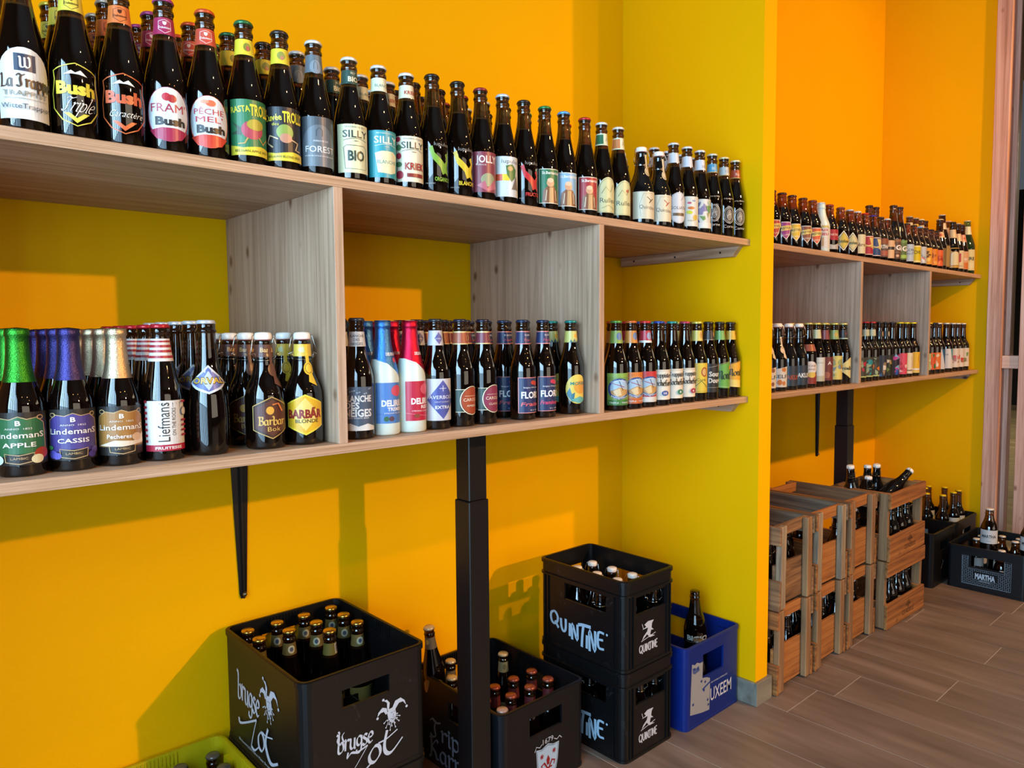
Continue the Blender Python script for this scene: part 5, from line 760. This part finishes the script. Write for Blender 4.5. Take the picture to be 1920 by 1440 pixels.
# ------------------------------------------------------------------ plastic crates
def rr_path(x0, x1, y0, y1, r, cuts_x=(), cuts_y=(), cn=4):
    """rounded rectangle, counter-clockwise from the front left; extra points where holes start and end"""
    pts = []
    def corner(cx, cyy, a0):
        for i in range(cn + 1):
            a = a0 + (PI / 2) * i / cn; pts.append((cx + r * math.cos(a), cyy + r * math.sin(a)))
    corner(x0 + r, y0 + r, PI)
    for c in sorted(cuts_x): pts.append((c, y0))
    corner(x1 - r, y0 + r, 1.5 * PI)
    for c in sorted(cuts_y): pts.append((x1, c))
    corner(x1 - r, y1 - r, 0)
    for c in sorted(cuts_x, reverse=True): pts.append((c, y1))
    corner(x0 + r, y1 - r, .5 * PI)
    for c in sorted(cuts_y, reverse=True): pts.append((x0, c))
    return pts
def crate(x0, x1, y0, y1, z, h, mat, label, hx=None, hy=None, hz=(.7, .86), r=.022, t=.006, grid=(4, 6), ribs=(), name='bottle_crate', group=None, grid_h=.35, flutes=True):
    """open bottle crate with rounded corners, grip holes through all four walls, flange rings, floor and a bottle grid"""
    root = thing(name, ((x0 + x1) / 2, (y0 + y1) / 2, z), label, 'crate', group)
    cx, cyy = root.location.x, root.location.y; X0, X1, Y0, Y1 = x0 - cx, x1 - cx, y0 - cyy, y1 - cyy
    hxs = [a * (X1 - X0) + X0 for a in hx] if hx else []; hys = [a * (Y1 - Y0) + Y0 for a in hy] if hy else []
    zs = [0, hz[0] * h, hz[1] * h, h]
    po = rr_path(X0, X1, Y0, Y1, r, hxs, hys); pi_ = rr_path(X0 + t, X1 - t, Y0 + t, Y1 - t, max(r - t, .004), hxs, hys); n = len(po)
    def hole(i, j):
        if j != 1: return False
        a, b = po[i], po[(i + 1) % n]
        for k, (cs, ax) in enumerate(((hxs, 0), (hys, 1))):
            if cs and abs(a[1 - ax] - b[1 - ax]) < 1e-6 and abs(min(a[ax], b[ax]) - cs[0]) < 1e-6 and abs(max(a[ax], b[ax]) - cs[1]) < 1e-6: return True
        return False
    bm = bmesh.new()
    VO = [[bm.verts.new((p[0], p[1], zz)) for p in po] for zz in zs]; VI = [[bm.verts.new((p[0], p[1], zz)) for p in pi_] for zz in zs]
    for j in range(3):
        for i in range(n):
            k = (i + 1) % n
            if hole(i, j): continue
            bm.faces.new((VO[j][i], VO[j][k], VO[j + 1][k], VO[j + 1][i])); bm.faces.new((VI[j][k], VI[j][i], VI[j + 1][i], VI[j + 1][k]))
            if j == 1 and hole((i + 1) % n, 1): bm.faces.new((VO[1][k], VI[1][k], VI[2][k], VO[2][k]))
            if j == 1 and hole((i - 1) % n, 1): bm.faces.new((VO[1][i], VO[2][i], VI[2][i], VI[1][i]))
    for i in range(n):
        k = (i + 1) % n
        bm.faces.new((VO[3][i], VO[3][k], VI[3][k], VI[3][i])); bm.faces.new((VO[0][k], VO[0][i], VI[0][i], VI[0][k]))
        if hole(i, 1): bm.faces.new((VO[1][i], VO[1][k], VI[1][k], VI[1][i])); bm.faces.new((VO[2][k], VO[2][i], VI[2][i], VI[2][k]))
    bmesh.ops.recalc_face_normals(bm, faces=bm.faces)
    link('crate_wall', mesh_of(bm), mat, root)
    def ring(za, zb, out, nm):
        b2 = bmesh.new(); a = rr_path(X0 - out, X1 + out, Y0 - out, Y1 + out, r + out); c = rr_path(X0 + .001, X1 - .001, Y0 + .001, Y1 - .001, r)
        L4 = [[b2.verts.new((p[0], p[1], zz)) for p in q] for q, zz in ((c, za), (a, za + .0015), (a, zb - .0015), (c, zb))]; m_ = len(a)
        for u, v in ((0, 1), (1, 2), (2, 3), (3, 0)):
            for i in range(m_): b2.faces.new((L4[u][i], L4[u][(i + 1) % m_], L4[v][(i + 1) % m_], L4[v][i]))
        bmesh.ops.recalc_face_normals(b2, faces=b2.faces); link(nm, mesh_of(b2), mat, root)
    for za, zb, out, nm in ribs: ring(za, zb, out, nm)
    b3 = bmesh.new(); bm_box(b3, X0 + t, X1 - t, Y0 + t, Y1 - t, .002, .008)
    link('crate_floor', mesh_of(b3), mat, root)
    b4 = bmesh.new(); gh = grid_h * h
    for i in range(1, grid[0]): xx = X0 + t + (X1 - X0 - 2 * t) * i / grid[0]; bm_box(b4, xx - .0012, xx + .0012, Y0 + t, Y1 - t, .008, gh)
    for i in range(1, grid[1]): yy = Y0 + t + (Y1 - Y0 - 2 * t) * i / grid[1]; bm_box(b4, X0 + t, X1 - t, yy - .0012, yy + .0012, .008, gh - .001)
    link('bottle_grid', mesh_of(b4), mat, root)['kind'] = 'stuff'
    if flutes:
        b5 = bmesh.new()
        for a in (Y0 + t, Y1 - t):
            s = 1 if a < 0 else -1
            for i in range(12): xx = X0 + .35 * (X1 - X0) + i * .3 * (X1 - X0) / 11; bm_box(b5, xx - .0012, xx + .0012, min(a, a + s * .003), max(a, a + s * .003), h * .88, h - .004)
        for a in (X0 + t, X1 - t):
            s = 1 if a < 0 else -1
            for i in range(14): yy = Y0 + .35 * (Y1 - Y0) + i * .3 * (Y1 - Y0) / 13; bm_box(b5, min(a, a + s * .003), max(a, a + s * .003), yy - .0012, yy + .0012, h * .88, h - .004)
            for f in (.15, .82): yy = Y0 + f * (Y1 - Y0); bm_box(b5, min(a, a + s * .010), max(a, a + s * .010), yy - .016, yy + .016, h * .80, h * .90)
        link('inner_ribs', mesh_of(b5), mat, root)['kind'] = 'stuff'
    return root
def on_face(root, pr, face, pos, name='printed_logo'):
    """print on a flat crate face: 'front' faces -y, 'left' faces -x; u = world x (front) or -y (left), v = world z, in mm"""
    R = root.location
    if face == 'front': w = lambda u, v, off: (u * MM - R.x, pos - off - R.y, v * MM - R.z)
    else: w = lambda u, v, off: (pos - off - R.x, -u * MM - R.y, v * MM - R.z)
    o = link(name, pr.build(name, w, eps=.00006, lift=.0004)); o.parent = root; return o
def jester(pr, cx, cyy, s, c, bg):
    """jester-cap emblem: face, three horns with bells, ragged collar"""
    f = lambda pts: [(cx + x * s, cyy + y * s) for x, y in pts]
    pr.poly(f([(-8, 6), (-4, 12), (4, 13), (10, 8), (12, -2), (9, -12), (3, -17), (-2, -13), (-6, -6)]), c)
    pr.poly(f([(-7, 6), (-9, 16), (-18, 20), (-27, 13), (-29, 6), (-22, 11), (-15, 11), (-11, 4)]), c)
    pr.poly(f([(-4, 11), (-2, 24), (-8, 32), (-15, 32), (-8, 26), (-8, 16), (-7, 10)]), c)
    pr.poly(f([(3, 12), (10, 24), (22, 26), (31, 18), (34, 8), (27, 17), (18, 17), (10, 8)]), c)
    for x, y in ((-29, 3), (-16, 34), (35, 5)): pr.ell(cx + x * s, cyy + y * s, 2.6 * s, 2.6 * s, c, 12)
    for x, y in ((14, -2), (19, -8), (13, -10), (17, -17), (8, -18), (9, -26), (1, -21), (-3, -28), (-5, -16), (-12, -20), (-8, -8), (-16, -10)):
        pr.stroke(f([(x * .55, y * .55), (x, y)]), 1.1 * s, c); pr.ell(cx + x * s, cyy + y * s, 1.5 * s, 1.5 * s, c, 8)
    pr.stroke(f([(-1, 4), (1, 5.5), (3, 4.2)]), .8 * s, bg); pr.stroke(f([(5, 5), (7, 6), (9, 4.5)]), .8 * s, bg); pr.stroke(f([(4, 2), (5, -3), (3, -4)]), .7 * s, bg); pr.stroke(f([(-1, -6), (3, -9), (8, -6)]), .9 * s, bg)
WT = 'c2ccdd'
def zot(pr, x, y, s, dy=0.0, sl=-.06):
    """hand-lettered two-line wordmark"""
    q = lambda P: [(x + a * s, y + (b + a * dy) * s) for a, b in P]
    pr.script('brugse', x + 46 * s, y + 66 * s, 40 * s, WT, w=92 * s, W=.145, rot=sl, lo=.25)
    pr.nibline(q([(8, 66), (0, 78), (6, 92), (3, 98)]), 4 * s, WT); pr.nibline(q([(16, 70), (12, 84), (18, 92)]), 4 * s, WT)
    pr.nibline(q([(26, 42), (24, 30), (34, 38), (50, 34), (76, 40)]), 6 * s, WT); pr.nibline(q([(76, 40), (58, 18), (38, -4), (14, -24)]), 4 * s, WT)
    pr.nibline(q([(14, -24), (34, -14), (60, -18), (84, -6)]), 8 * s, WT)
    pr.nibline(q([(94, 30), (80, 14), (82, -2), (94, -6), (108, 8), (106, 26), (94, 30)]), 9 * s, WT)
    pr.nibline(q([(128, 56), (120, 24), (124, 4), (140, 0), (170, 24)]), 10 * s, WT); pr.nibline(q([(104, 34), (126, 36), (156, 48)]), 5 * s, WT)
RB = lambda h: [(h - .013, h, .003, 'top_flange'), (0.0, .010, .0015, 'bottom_flange')]
zc2 = crate(.364, .655, -.411, -.026, 0, .2495, blackp, 'black plastic crate under the jester-logo crate', (.3, .68), (.3, .7), (.70, .86), .022, ribs=RB(.2495))
zc1 = crate(.364, .655, -.411, -.026, .2505, .2505, blackp, 'black plastic crate with white jester-cap logo, gold-capped bottles inside', (.30, .68), None, (.69, .84), .022, ribs=RB(.2505))
pr = Print(); zot(pr, 438, 292, .90); jester(pr, 563, 372, 1.12, WT, '171617'); on_face(zc1, pr, 'front', -.411)
pr = Print()
pr.script('brugse', 158, 392, 58, WT, w=118, W=.135, rot=-.05, lo=.22); jester(pr, 262, 408, 1.4, WT, '171617')
pr.nibline([(108, 322), (114, 312), (150, 326), (204, 352)], 9, WT); pr.nibline([(204, 352), (188, 320), (172, 282)], 5, WT); pr.nibline([(172, 282), (190, 280), (212, 296)], 9, WT)
pr.nibline([(226, 334), (212, 318), (214, 298), (228, 294), (240, 310), (238, 328), (226, 334)], 9, WT)
pr.nibline([(262, 356), (248, 322), (258, 296), (276, 286), (306, 300)], 12, WT); pr.nibline([(234, 338), (252, 336), (284, 344)], 5, WT)
pr.text('Brouwerij De Halve Maan Brugge', 190, 274, 6, WT, w=166); on_face(zc1, pr, 'left', .364)
for i, (x, y, n) in enumerate([(.4035, -.066, 'zotb'), (.4035, -.129, 'zotb'), (.474, -.066, 'zotb'), (.474, -.129, 'zotb'), (.542, -.066, 'zotb'), (.542, -.129, 'zotb'), (.542, -.193, 'zotbar'), (.614, -.066, 'zotb'), (.614, -.129, 'zotb'), (.614, -.193, 'zotb')]):
    bottle(n, x, y, .2595, 10 + 13 * math.sin(i * 2.3), 'gold-capped bottle in the jester crate, %s' % ['back of the left column', 'front of the left column', 'back of the second column', 'front of the second column', 'back of the third column', 'middle of the third column', 'barcode on its neck', 'back of the right column', 'middle of the right column', 'front of the right column'][i], 'gold-capped bottles in the jester-logo crate')
# twelve-bottle crates with the witch logo
qw = lambda h: [(h - .012, h, .0045, 'top_flange'), (h - .046, h - .038, .0045, 'upper_rib'), (0.0, .010, .003, 'bottom_flange')]
for lvl, (z, lab) in enumerate([(0, 'black crate with drippy blue-white lettering, bottom of its stack'), (.2525, 'black crate with drippy blue-white lettering, top of its stack')]):
    c = crate(1.259, 1.480, -.470, -.148, z, .252, blackp, lab, (.22, .82), (.20, .69), (.60, .79), .020, ribs=qw(.252), grid=(3, 4), flutes=False, group=None)
    for dx in (0, 1):
        for dy in (0, 1):
            b = bmesh.new(); sx = (-1, 1)[dx]; sy = (-1, 1)[dy]; hx_, hy_ = .1105, .161
            for a in (.020, .034): bm_box(b, *sorted((sx * (hx_ - a), sx * (hx_ - a - .003))), *sorted((sy * hy_, sy * (hy_ + .0042))), .010, .208); bm_box(b, *sorted((sx * hx_, sx * (hx_ + .0042))), *sorted((sy * (hy_ - a), sy * (hy_ - a - .003))), .010, .208)
            o_ = link('corner_fins', mesh_of(b), blackp, c); o_['kind'] = 'stuff'
    Z = 252.5 * lvl; pr = Print()
    for ch, u, v, hh, w_, rt in [('Q', 209, 84, 40, 36, 0), ('U', 246, 72, 38, 26, .05), ('I', 270, 66, 40, 9, 0), ('N', 291, 64, 48, 30, 0), ('T', 320, 62, 64, 48, 0), ('I', 336, 50, 40, 9, 0), ('N', 358, 58, 62, 30, 0), ('E', 389, 70, 46, 30, 0)]:
        if ch == 'T': pr.nibline([(302, 90 + Z), (318, 94 + Z), (350, 96 + Z)], 9.5, 'a9c6de', 1.2, .7); pr.nibline([(322, 92 + Z), (318, 62 + Z), (316, 30 + Z)], 9, 'a9c6de', 0, .8)
        else: pr.script(ch, u, v + Z, hh, 'a9c6de', w=w_, W=8.6 / hh, rot=rt, nib=.2, lo=.72)
    pr.ell(409, 92 + Z, 3.5, 3.5, 'a9c6de', 12); on_face(c, pr, 'left', 1.259, 'printed_lettering')
    pr = Print(); X = 1363
    pr.script('QUINTINE', X, 50 + Z, 22, WT, w=82, W=.17, nib=.2, lo=.75)
    pr.poly([(X - 30, 104 + Z), (X - 12, 108 + Z), (X - 20, 116 + Z), (X - 4, 122 + Z), (X + 22, 120 + Z), (X + 14, 112 + Z), (X + 12, 100 + Z), (X + 22, 92 + Z), (X + 10, 94 + Z), (X + 6, 82 + Z), (X + 28, 74 + Z), (X + 4, 74 + Z), (X - 8, 86 + Z), (X - 30, 74 + Z), (X - 24, 84 + Z), (X - 8, 94 + Z), (X - 4, 104 + Z)], WT)
    pr.stroke([(X - 34, 72 + Z), (X + 30, 82 + Z)], 2, WT); pr.stroke([(X - 30, 120 + Z), (X - 24, 104 + Z)], 2, WT); on_face(c, pr, 'front', -.470)
for i, (x, y) in enumerate([(1.3025, -.196), (1.3025, -.275), (1.3695, -.196), (1.3695, -.275), (1.3695, -.353), (1.4385, -.196), (1.4385, -.275), (1.4385, -.353)][2:]):
    bottle('sw', x, y, .2605, -20, 'swing-top bottle in the upper blue-lettered crate, %s' % ['left column back', 'left column middle', 'left column front', 'right column back', 'right column middle', 'right column front'][i], 'swing-top bottles in the blue-lettered crates')
for i, (x, y) in enumerate([(1.298, -.310), (1.298, -.430), (1.371, -.430), (1.440, -.430)]):
    bottle('sw', x, y, .2605 if i > 4 else .008, 10, 'swing-top bottle in the lower blue-lettered crate, %s' % ['behind the left grip', 'left front corner', 'middle of the front row', 'right front corner'][i], 'swing-top bottles in the blue-lettered crates')
for i, (x, y) in enumerate([(1.300, -.350), (1.300, -.430), (1.437, -.430)]):
    bottle('sw', x, y, .2605-.012, 10, 'swing-top bottle in the upper blue-lettered crate, seen through %s' % ['the side grip', 'the grip near the corner', 'the front grip'][i], 'swing-top bottles in the blue-lettered crates')
# blue crate
bc = crate(1.516, 1.8055, -.488, -.092, 0, .250, bluep, 'blue plastic crate with torn white sticker beside the pillar', (.30, .68), (.3, .7), (.56, .84), .018, ribs=RB(.25))
pr = Print()
pr.poly([(1546, 198), (1560, 192), (1572, 196), (1586, 190), (1602, 190), (1600, 140), (1622, 136), (1640, 128), (1641, 90), (1638, 30), (1600, 34), (1538, 46), (1541, 120)], '989b9f'); pr.poly([(1548, 186), (1566, 180), (1580, 184), (1586, 168), (1560, 164), (1550, 170)], '4a5a8c')
pr.stroke([(1600, 104), (1640, 116)], 6, '24418c'); [pr.poly([(a, b), (a + 7, b + 2), (a + 5, b + 9), (a - 2, b + 6)], '0f2c78') for a, b in ((1556, 176), (1574, 172), (1612, 120), (1606, 96), (1626, 60), (1550, 70), (1630, 44), (1592, 128))]; pr.text('BROUWERIJ LUXEMBOURG', 1690, 112, 5, 'b9c4dc', w=90); pr.text('UXEEM', 1700, 75, 40, 'c4cce0', w=116, bold=.01); on_face(bc, pr, 'front', -.488, 'printed_lettering')
bottle('bigo', 1.722, -.385, .098, 6, 'tall uncapped dark bottle leaning in the blue crate', 'bottles in the blue crate', tilt=(.04, -.10))
bottle('bigo', 1.580, -.300, .070, 60, 'dark bottle slumped at the back of the blue crate', 'bottles in the blue crate', tilt=(.12, .24))
bottle('brn', 1.640, -.445, .008, 0, 'small dark bottle in front inside the blue crate', 'bottles in the blue crate')
# gothic-lettered crate with the shield
kc = crate(.8885, 1.187, -.390, -.012, 0, .240, navyp, 'black crate with gothic lettering and red lily shield', (.32, .71), (.30, .56), (.62, .83), .020, ribs=RB(.24))
pr = Print(); pr.script('Tripel', 186, 100, 50, '7d8694', w=178, W=.18); pr.script('Karmeliet', 232, 44, 52, '7d8694', w=284, W=.18); on_face(kc, pr, 'left', .8885, 'printed_lettering')
pr = Print(); RED = '8c1c1c'
pr.poly([(1006, 108), (1026, 104), (1048, 112), (1068, 104), (1089, 104), (1084, 60), (1078, 36), (1048, 14), (1016, 36), (1009, 60)], 'a8c2da').stroke([(1009, 104), (1026, 101), (1048, 108), (1068, 101), (1086, 101), (1081, 60), (1075, 38), (1048, 18), (1019, 38), (1012, 60)], 1.4, '20242c', True)
for x, y in ((1026, 84), (1070, 86)):
    for k in range(4): a = k * PI / 4; pr.stroke([(x - 7 * math.cos(a), y - 7 * math.sin(a)), (x + 7 * math.cos(a), y + 7 * math.sin(a))], 2.2, RED)
pr.poly([(1048, 82), (1054, 70), (1052, 56), (1044, 56), (1042, 70)], RED); pr.stroke([(1044, 50), (1034, 64), (1024, 60), (1028, 50)], [4, 6, 5, 3], RED); pr.stroke([(1052, 50), (1062, 64), (1072, 60), (1068, 50)], [4, 6, 5, 3], RED); pr.stroke([(1034, 48), (1062, 48)], 4, RED); pr.poly([(1044, 46), (1052, 46), (1058, 30), (1048, 24), (1038, 30)], RED)
pr.text('1679', 1048, 122, 14, WT, w=38); pr.stroke([(1000, 106), (1006, 118), (1018, 112), (1026, 118)], 2, WT); pr.stroke([(1070, 118), (1080, 112), (1090, 118), (1098, 110)], 2, WT); on_face(kc, pr, 'front', -.390)
for i, (n, x, y) in enumerate([('pale', 1.144, -.108), ('redc', 1.128, -.246), ('redc', 1.060, -.246), ('redc', 1.128, -.311), ('redc', 1.060, -.311), ('redc', .992, -.311), ('redc', .992, -.246), ('redc', .926, -.285), ('ribc', 1.060, -.3745+.018-.0085), ('ribc', .926, -.352)]):
    if i == 8: continue
    bottle(n, x, y, .008, 15, ['pale-capped bottle with sage neck label in the lily-shield crate', 'rust-capped bottle, right column middle of the lily-shield crate', 'rust-capped bottle, third column middle of the lily-shield crate', 'rust-capped bottle, right column front of the lily-shield crate', 'rust-capped bottle, third column front of the lily-shield crate', 'rust-capped bottle, second column front of the lily-shield crate', 'rust-capped bottle, second column middle of the lily-shield crate', 'rust-capped bottle beside the black leg in the lily-shield crate', '', 'pink-capped bottle in the front corner of the lily-shield crate'][i], 'rust-capped bottles in the lily-shield crate')
bottle('karmt', .926, -.078, .135, -10, 'leaning bottle with cream cap behind the black shelf leg', 'bottles behind the black leg', tilt=(.0, -.11))
bottle('karmt', .985, -.062, .008, 0, 'bottle with cream cap in the back corner of the lily-shield crate', 'bottles behind the black leg')
bottle('karmt', .925, -.146, .008, 0, 'bottle with gold label at the back left of the lily-shield crate', 'bottles behind the black leg')
# yellow crate
yc = crate(.062, .3545, -.402, -.014, 0, .250, yellowp, 'yellow plastic crate in the bottom left corner', (.3, .7), (.3, .7), (.62, .8), .026, ribs=RB(.25))
for i, (x, y) in enumerate([(.318, -.060), (.248, -.060), (.318, -.124), (.248, -.124), (.180, -.060)]):
    bottle('brn', x, y, .008, 0, 'brown-capped bottle in the yellow crate, %s' % ['back right corner', 'second from the right at the back', 'second row right', 'second row middle', 'third from the right at the back'][i], 'bottles in the yellow crate')
# black crates by the far wall
r1 = crate(3.362, 3.655, -.536, -.140, 0, .250, blackp, 'scuffed black crate beside the wooden crates', (.3, .7), (.3, .7), (.62, .8), .018, ribs=RB(.25))
r2 = crate(3.668, 3.968, -.536, -.140, 0, .250, blackp, 'black crate under the yellow-capped bottles', (.3, .7), (.3, .7), (.62, .8), .018, ribs=RB(.25))
pr = Print(); pr.stroke([(3470, 70), (3490, 100), (3484, 112), (3500, 96)], [2, 4, 2, 2], 'b8b0a0'); on_face(r1, pr, 'front', -.536, 'chalk_mark')
G7 = 'yellow-capped bottles in the far black crate'
for x, y, w_ in [(3.835, -.335, 'second in the back row'), (3.902, -.330, 'right end of the back row'), (3.702, -.388, 'left end, second row'), (3.928, -.397, 'right end, second row'), (3.714, -.457, 'left end of the front row'), (3.824, -.470, 'middle of the front row'), (3.893, -.472, 'right end of the front row')]:
    bottle('yc', x, y, .130, 20, 'yellow-capped bottle in the far crate, ' + w_, G7)
bottle('sw', 3.490, -.420, .110, 0, 'swing-top bottle leaning in the scuffed black crate', 'bottles in the scuffed black crate', tilt=(.0, -.35))
bottle('sw', 3.420, -.470, .008, 0, 'swing-top bottle standing deep in the scuffed black crate', 'bottles in the scuffed black crate')
mc = crate(3.468, 3.872, -.868, -.562, 0, .198, navyp, 'low black crate with pale patterned panel and white lettering', (.3, .7), (.275, .69), (.55, .80), .014, ribs=RB(.198), grid=(6, 4), grid_h=.3)
pr = Print(); PC = '8fa2b2'
pr.stroke([(622, 156), (646, 156), (646, 101), (787, 101), (787, 156), (812, 156), (812, 28), (622, 28)], 1.6, PC, True)
jr2 = random.Random(5)
for i in range(24):
    for j in range(16):
        u = 626 + i * 7.9; v = 32 + j * 7.9
        if 644 < u < 790 and v > 98: continue
        if 672 < u < 764 and 58 < v < 92: continue
        a = ((i + 2 * j) % 3) * PI / 3 + PI / 6
        pr.stroke([(u - 3.4 * math.cos(a), v - 3.4 * math.sin(a)), (u + 3.4 * math.cos(a), v + 3.4 * math.sin(a))], 2.0, PC)
pr.text('MARTHA', 717, 75, 24, 'c2d2e2', w=78, bold=.05); pr.text('BROWNIE', 717, 54, 4, 'c2d2e2', w=40); on_face(mc, pr, 'left', 3.468, 'printed_panel')
G8 = 'white-capped stubby bottles in the low patterned crate'
for i, (x, y) in enumerate([(3.700, -.612), (3.770, -.612), (3.838, -.612), (3.838, -.682), (3.770, -.752), (3.838, -.752), (3.700, -.690), (3.560, -.752), (3.700, -.830)]):
    bottle('mas', x, y, .008, 60, 'stubby white-capped bottle in the low patterned crate, %s' % ['left end of the back row', 'second in the back row', 'third in the back row', 'far side of the second row', 'middle of the third row', 'far side of the third row', 'middle of the second row', 'near side of the third row', 'nearest row'][i], G8)
bottle('mast', 3.595, -.690, .165, 0, 'brown bottle with white lettered label standing above the low crate', 'white-label bottles standing above the low crate', scale=1.10)
bottle('mast', 3.640, -.835, .150, 0, 'brown bottle with white label cut by the right picture edge', 'white-label bottles standing above the low crate', scale=1.10)

# ------------------------------------------------------------------ wooden crates
def wcrate(xc, yc_, z, rz, L, W, H, tone, label, group, end_h=.145, side_h=.100, text=False, seed=0):
    """local x = long axis. Long sides: boards outside the posts; ends: posts outside the boards"""
    R = random.Random(seed); root = thing('wooden_crate', (xc, yc_, z), label, 'crate', group, rz)
    def b(nm, x0, x1, y0, y1, z0, z1, tn, ax, bev=.0012, rot=0):
        bm = bmesh.new(); c = ((x0 + x1) / 2, (y0 + y1) / 2, (z0 + z1) / 2)
        bm_box(bm, x0 - c[0], x1 - c[0], y0 - c[1], y1 - c[1], z0 - c[2], z1 - c[2]); bmesh.ops.bevel(bm, geom=list(bm.edges), offset=bev, segments=1, affect='EDGES')
        o = link(nm, mesh_of(bm), cw[tn, ax], root); o.location = c
        if rot: o.rotation_euler = (rot, 0, 0)
        return o
    t = .012; l, w = L / 2, W / 2; pw = .034; pd = .020
    p1 = tone[0]; p2 = tone[1]
    for s in (-1, 1):
        for e in (-1, 1):
            ox = (l - pd, l) if e > 0 else (-l, -l + pd); oy = (w - t - pw, w - t) if s > 0 else (-w + t, -w + t + pw)
            b('corner_post', *ox, *oy, .004, H - .001, p1 if R.random() < .6 else 'mid', 2, .002, R.uniform(-.012, .012))
        yy = (w - t + .0005, w) if s > 0 else (-w, -w + t - .0005)
        b('side_board', -l - .001, l + .001, *yy, .002, side_h, p2, 0); b('side_rail', -l - .001, l + .001, *yy, H - .060, H - .0005, p2 if s < 0 else p1, 0)
        xx = (l - pd - t, l - pd - .0005) if s > 0 else (-l + pd + .0005, -l + pd + t)
        b('end_board', *xx, -w + t + .0005, w - t - .0005, .010, end_h, p2, 1); b('end_rail', *xx, -w + t + .0005, w - t - .0005, H - .040, H - .002, p2, 1)
    for i in range(3):
        y0 = -w + t + .004 + i * (W - 2 * t - .008) / 3; b('base_slat', -l + pd + t + .001, l - pd - t - .001, y0, y0 + (W - 2 * t - .008) / 3 - .008, .002, .010, p1, 0)
    if text:
        pr = Print(); c = '5a3614'; v0 = 0
        pr.poly([(-26, 54), (26, 54), (22, 60), (-22, 60)], c); 
        for x, h in ((-18, 8), (-8, 16), (0, 26), (9, 18), (17, 10)): pr.poly([(x - 2.6, 60), (x + 2.6, 60), (x, 60 + h)], c)
        pr.text('LA', 0, 50, 9, c, bold=.02); pr.text('CITADELLE', 0, 34, 20, c, w=120, bold=-.005)
        me = pr.build('stamp', lambda u, v, off: (u * MM + .02, -w - off, v * MM), lift=.0003); o = link('burnt_stamp', me); o.parent = root
    return root
GW = 'wooden bottle crates in the alcove'
stk = [(2.032, 'first stack from the pillar', ('grey', 'mid'), 0.0), (2.289, 'second stack from the pillar', ('grey', 'pine'), 0.0), (2.546, 'third stack from the pillar', ('mid', 'pine'), .0)]
for k, (xc, nm, tone, _) in enumerate(stk):
    for lvl in (0, 1):
        tn = tone if lvl else ('mid', 'pine')
        wcrate(xc, -.385, .2755 * lvl, -PI / 2 + (.008 if (k + lvl) % 2 else -.006), .350, .238, .275, tn if not (k == 0 and lvl == 1) else ('grey', 'grey' if False else 'mid'), '%s wooden crate in the %s' % (['lower', 'upper weathered'][lvl], nm), GW, seed=k * 2 + lvl + 3)
for lvl in (0, 1):
    wcrate(2.905, -.470, .2705 * lvl, -.012 * (1 - 2 * lvl), .376, .238, .270, ('mid', 'pine'), '%s pine crate with burnt tower stamp' % ['lower', 'upper'][lvl], GW, end_h=.10, text=True, seed=20 + lvl)
G9 = 'swing-top bottles in the wooden crates'
def wb(cx, cyy, lvl, Hc, spots, nm, rowsname):
    for i, (dx, dy) in enumerate(spots):
        bottle('swp' if i % 2 else 'sw', cx + dx, cyy + dy, Hc * lvl + .0105, 30, 'swing-top bottle in the %s, %s' % (nm, rowsname[i]), G9)
RN = ['front left', 'front middle', 'front right', 'second row left', 'second row middle', 'second row right']
sp6 = [(-.069, -.105), (0, -.105), (.069, -.105), (-.069, -.034), (0, -.034), (.069, -.034)]
for k, (xc, nm, _, _) in enumerate(stk):
    wb(xc, -.385, 0, .2755, sp6, 'lower crate of the ' + nm.replace(' from the pillar', ''), RN)
wb(2.032, -.385, 1, .2755, [sp6[0], sp6[3], sp6[4], sp6[5]], 'upper crate of the first stack', [RN[0]] + RN[3:])
wb(2.289, -.385, 1, .2755, [sp6[3], (0, .04), (.069, .04)], 'upper crate of the second stack', ['second row left', 'back middle', 'back right'])
wb(2.546, -.385, 1, .2755, [sp6[0], sp6[2], (-.069, .04)], 'upper crate of the third stack', ['front left', 'front right', 'back left'])
sp8 = [(-.115, -.065), (-.040, -.065), (.035, -.065), (.110, -.065)]
for lvl in (0, 1):
    wb(2.905, -.470, lvl, .2705, sp8, ['lower', 'upper'][lvl] + ' stamped crate', ['left end', 'second from the left', 'third from the left', 'right end'])
def lean(base, top, desc):
    d = (Vector(top) - Vector(base)).normalized(); ry = math.asin(d.x); rx = math.atan2(-d.y, d.z)
    e = (Matrix.Rotation(rx, 3, 'X') @ Matrix.Rotation(ry, 3, 'Y'))
    o = bottle('swp', base[0], base[1], base[2], 10, 'loose swing-top bottle on the upper stamped crate, ' + desc, 'loose swing-top bottles on the stamped crate')
    o.rotation_euler = e.to_euler()
lean((2.785, -.415, .430), (2.745, -.420, .630), 'left end')
lean((2.850, -.440, .372), (2.850, -.450, .575), 'low in the middle')
lean((2.955, -.400, .400), (2.950, -.405, .605), 'upright at the back')
lean((3.035, -.405, .405), (2.995, -.425, .605), 'leaning left at the back')
lean((2.905, -.475, .455), (3.040, -.545, .590), 'slanting to the right')
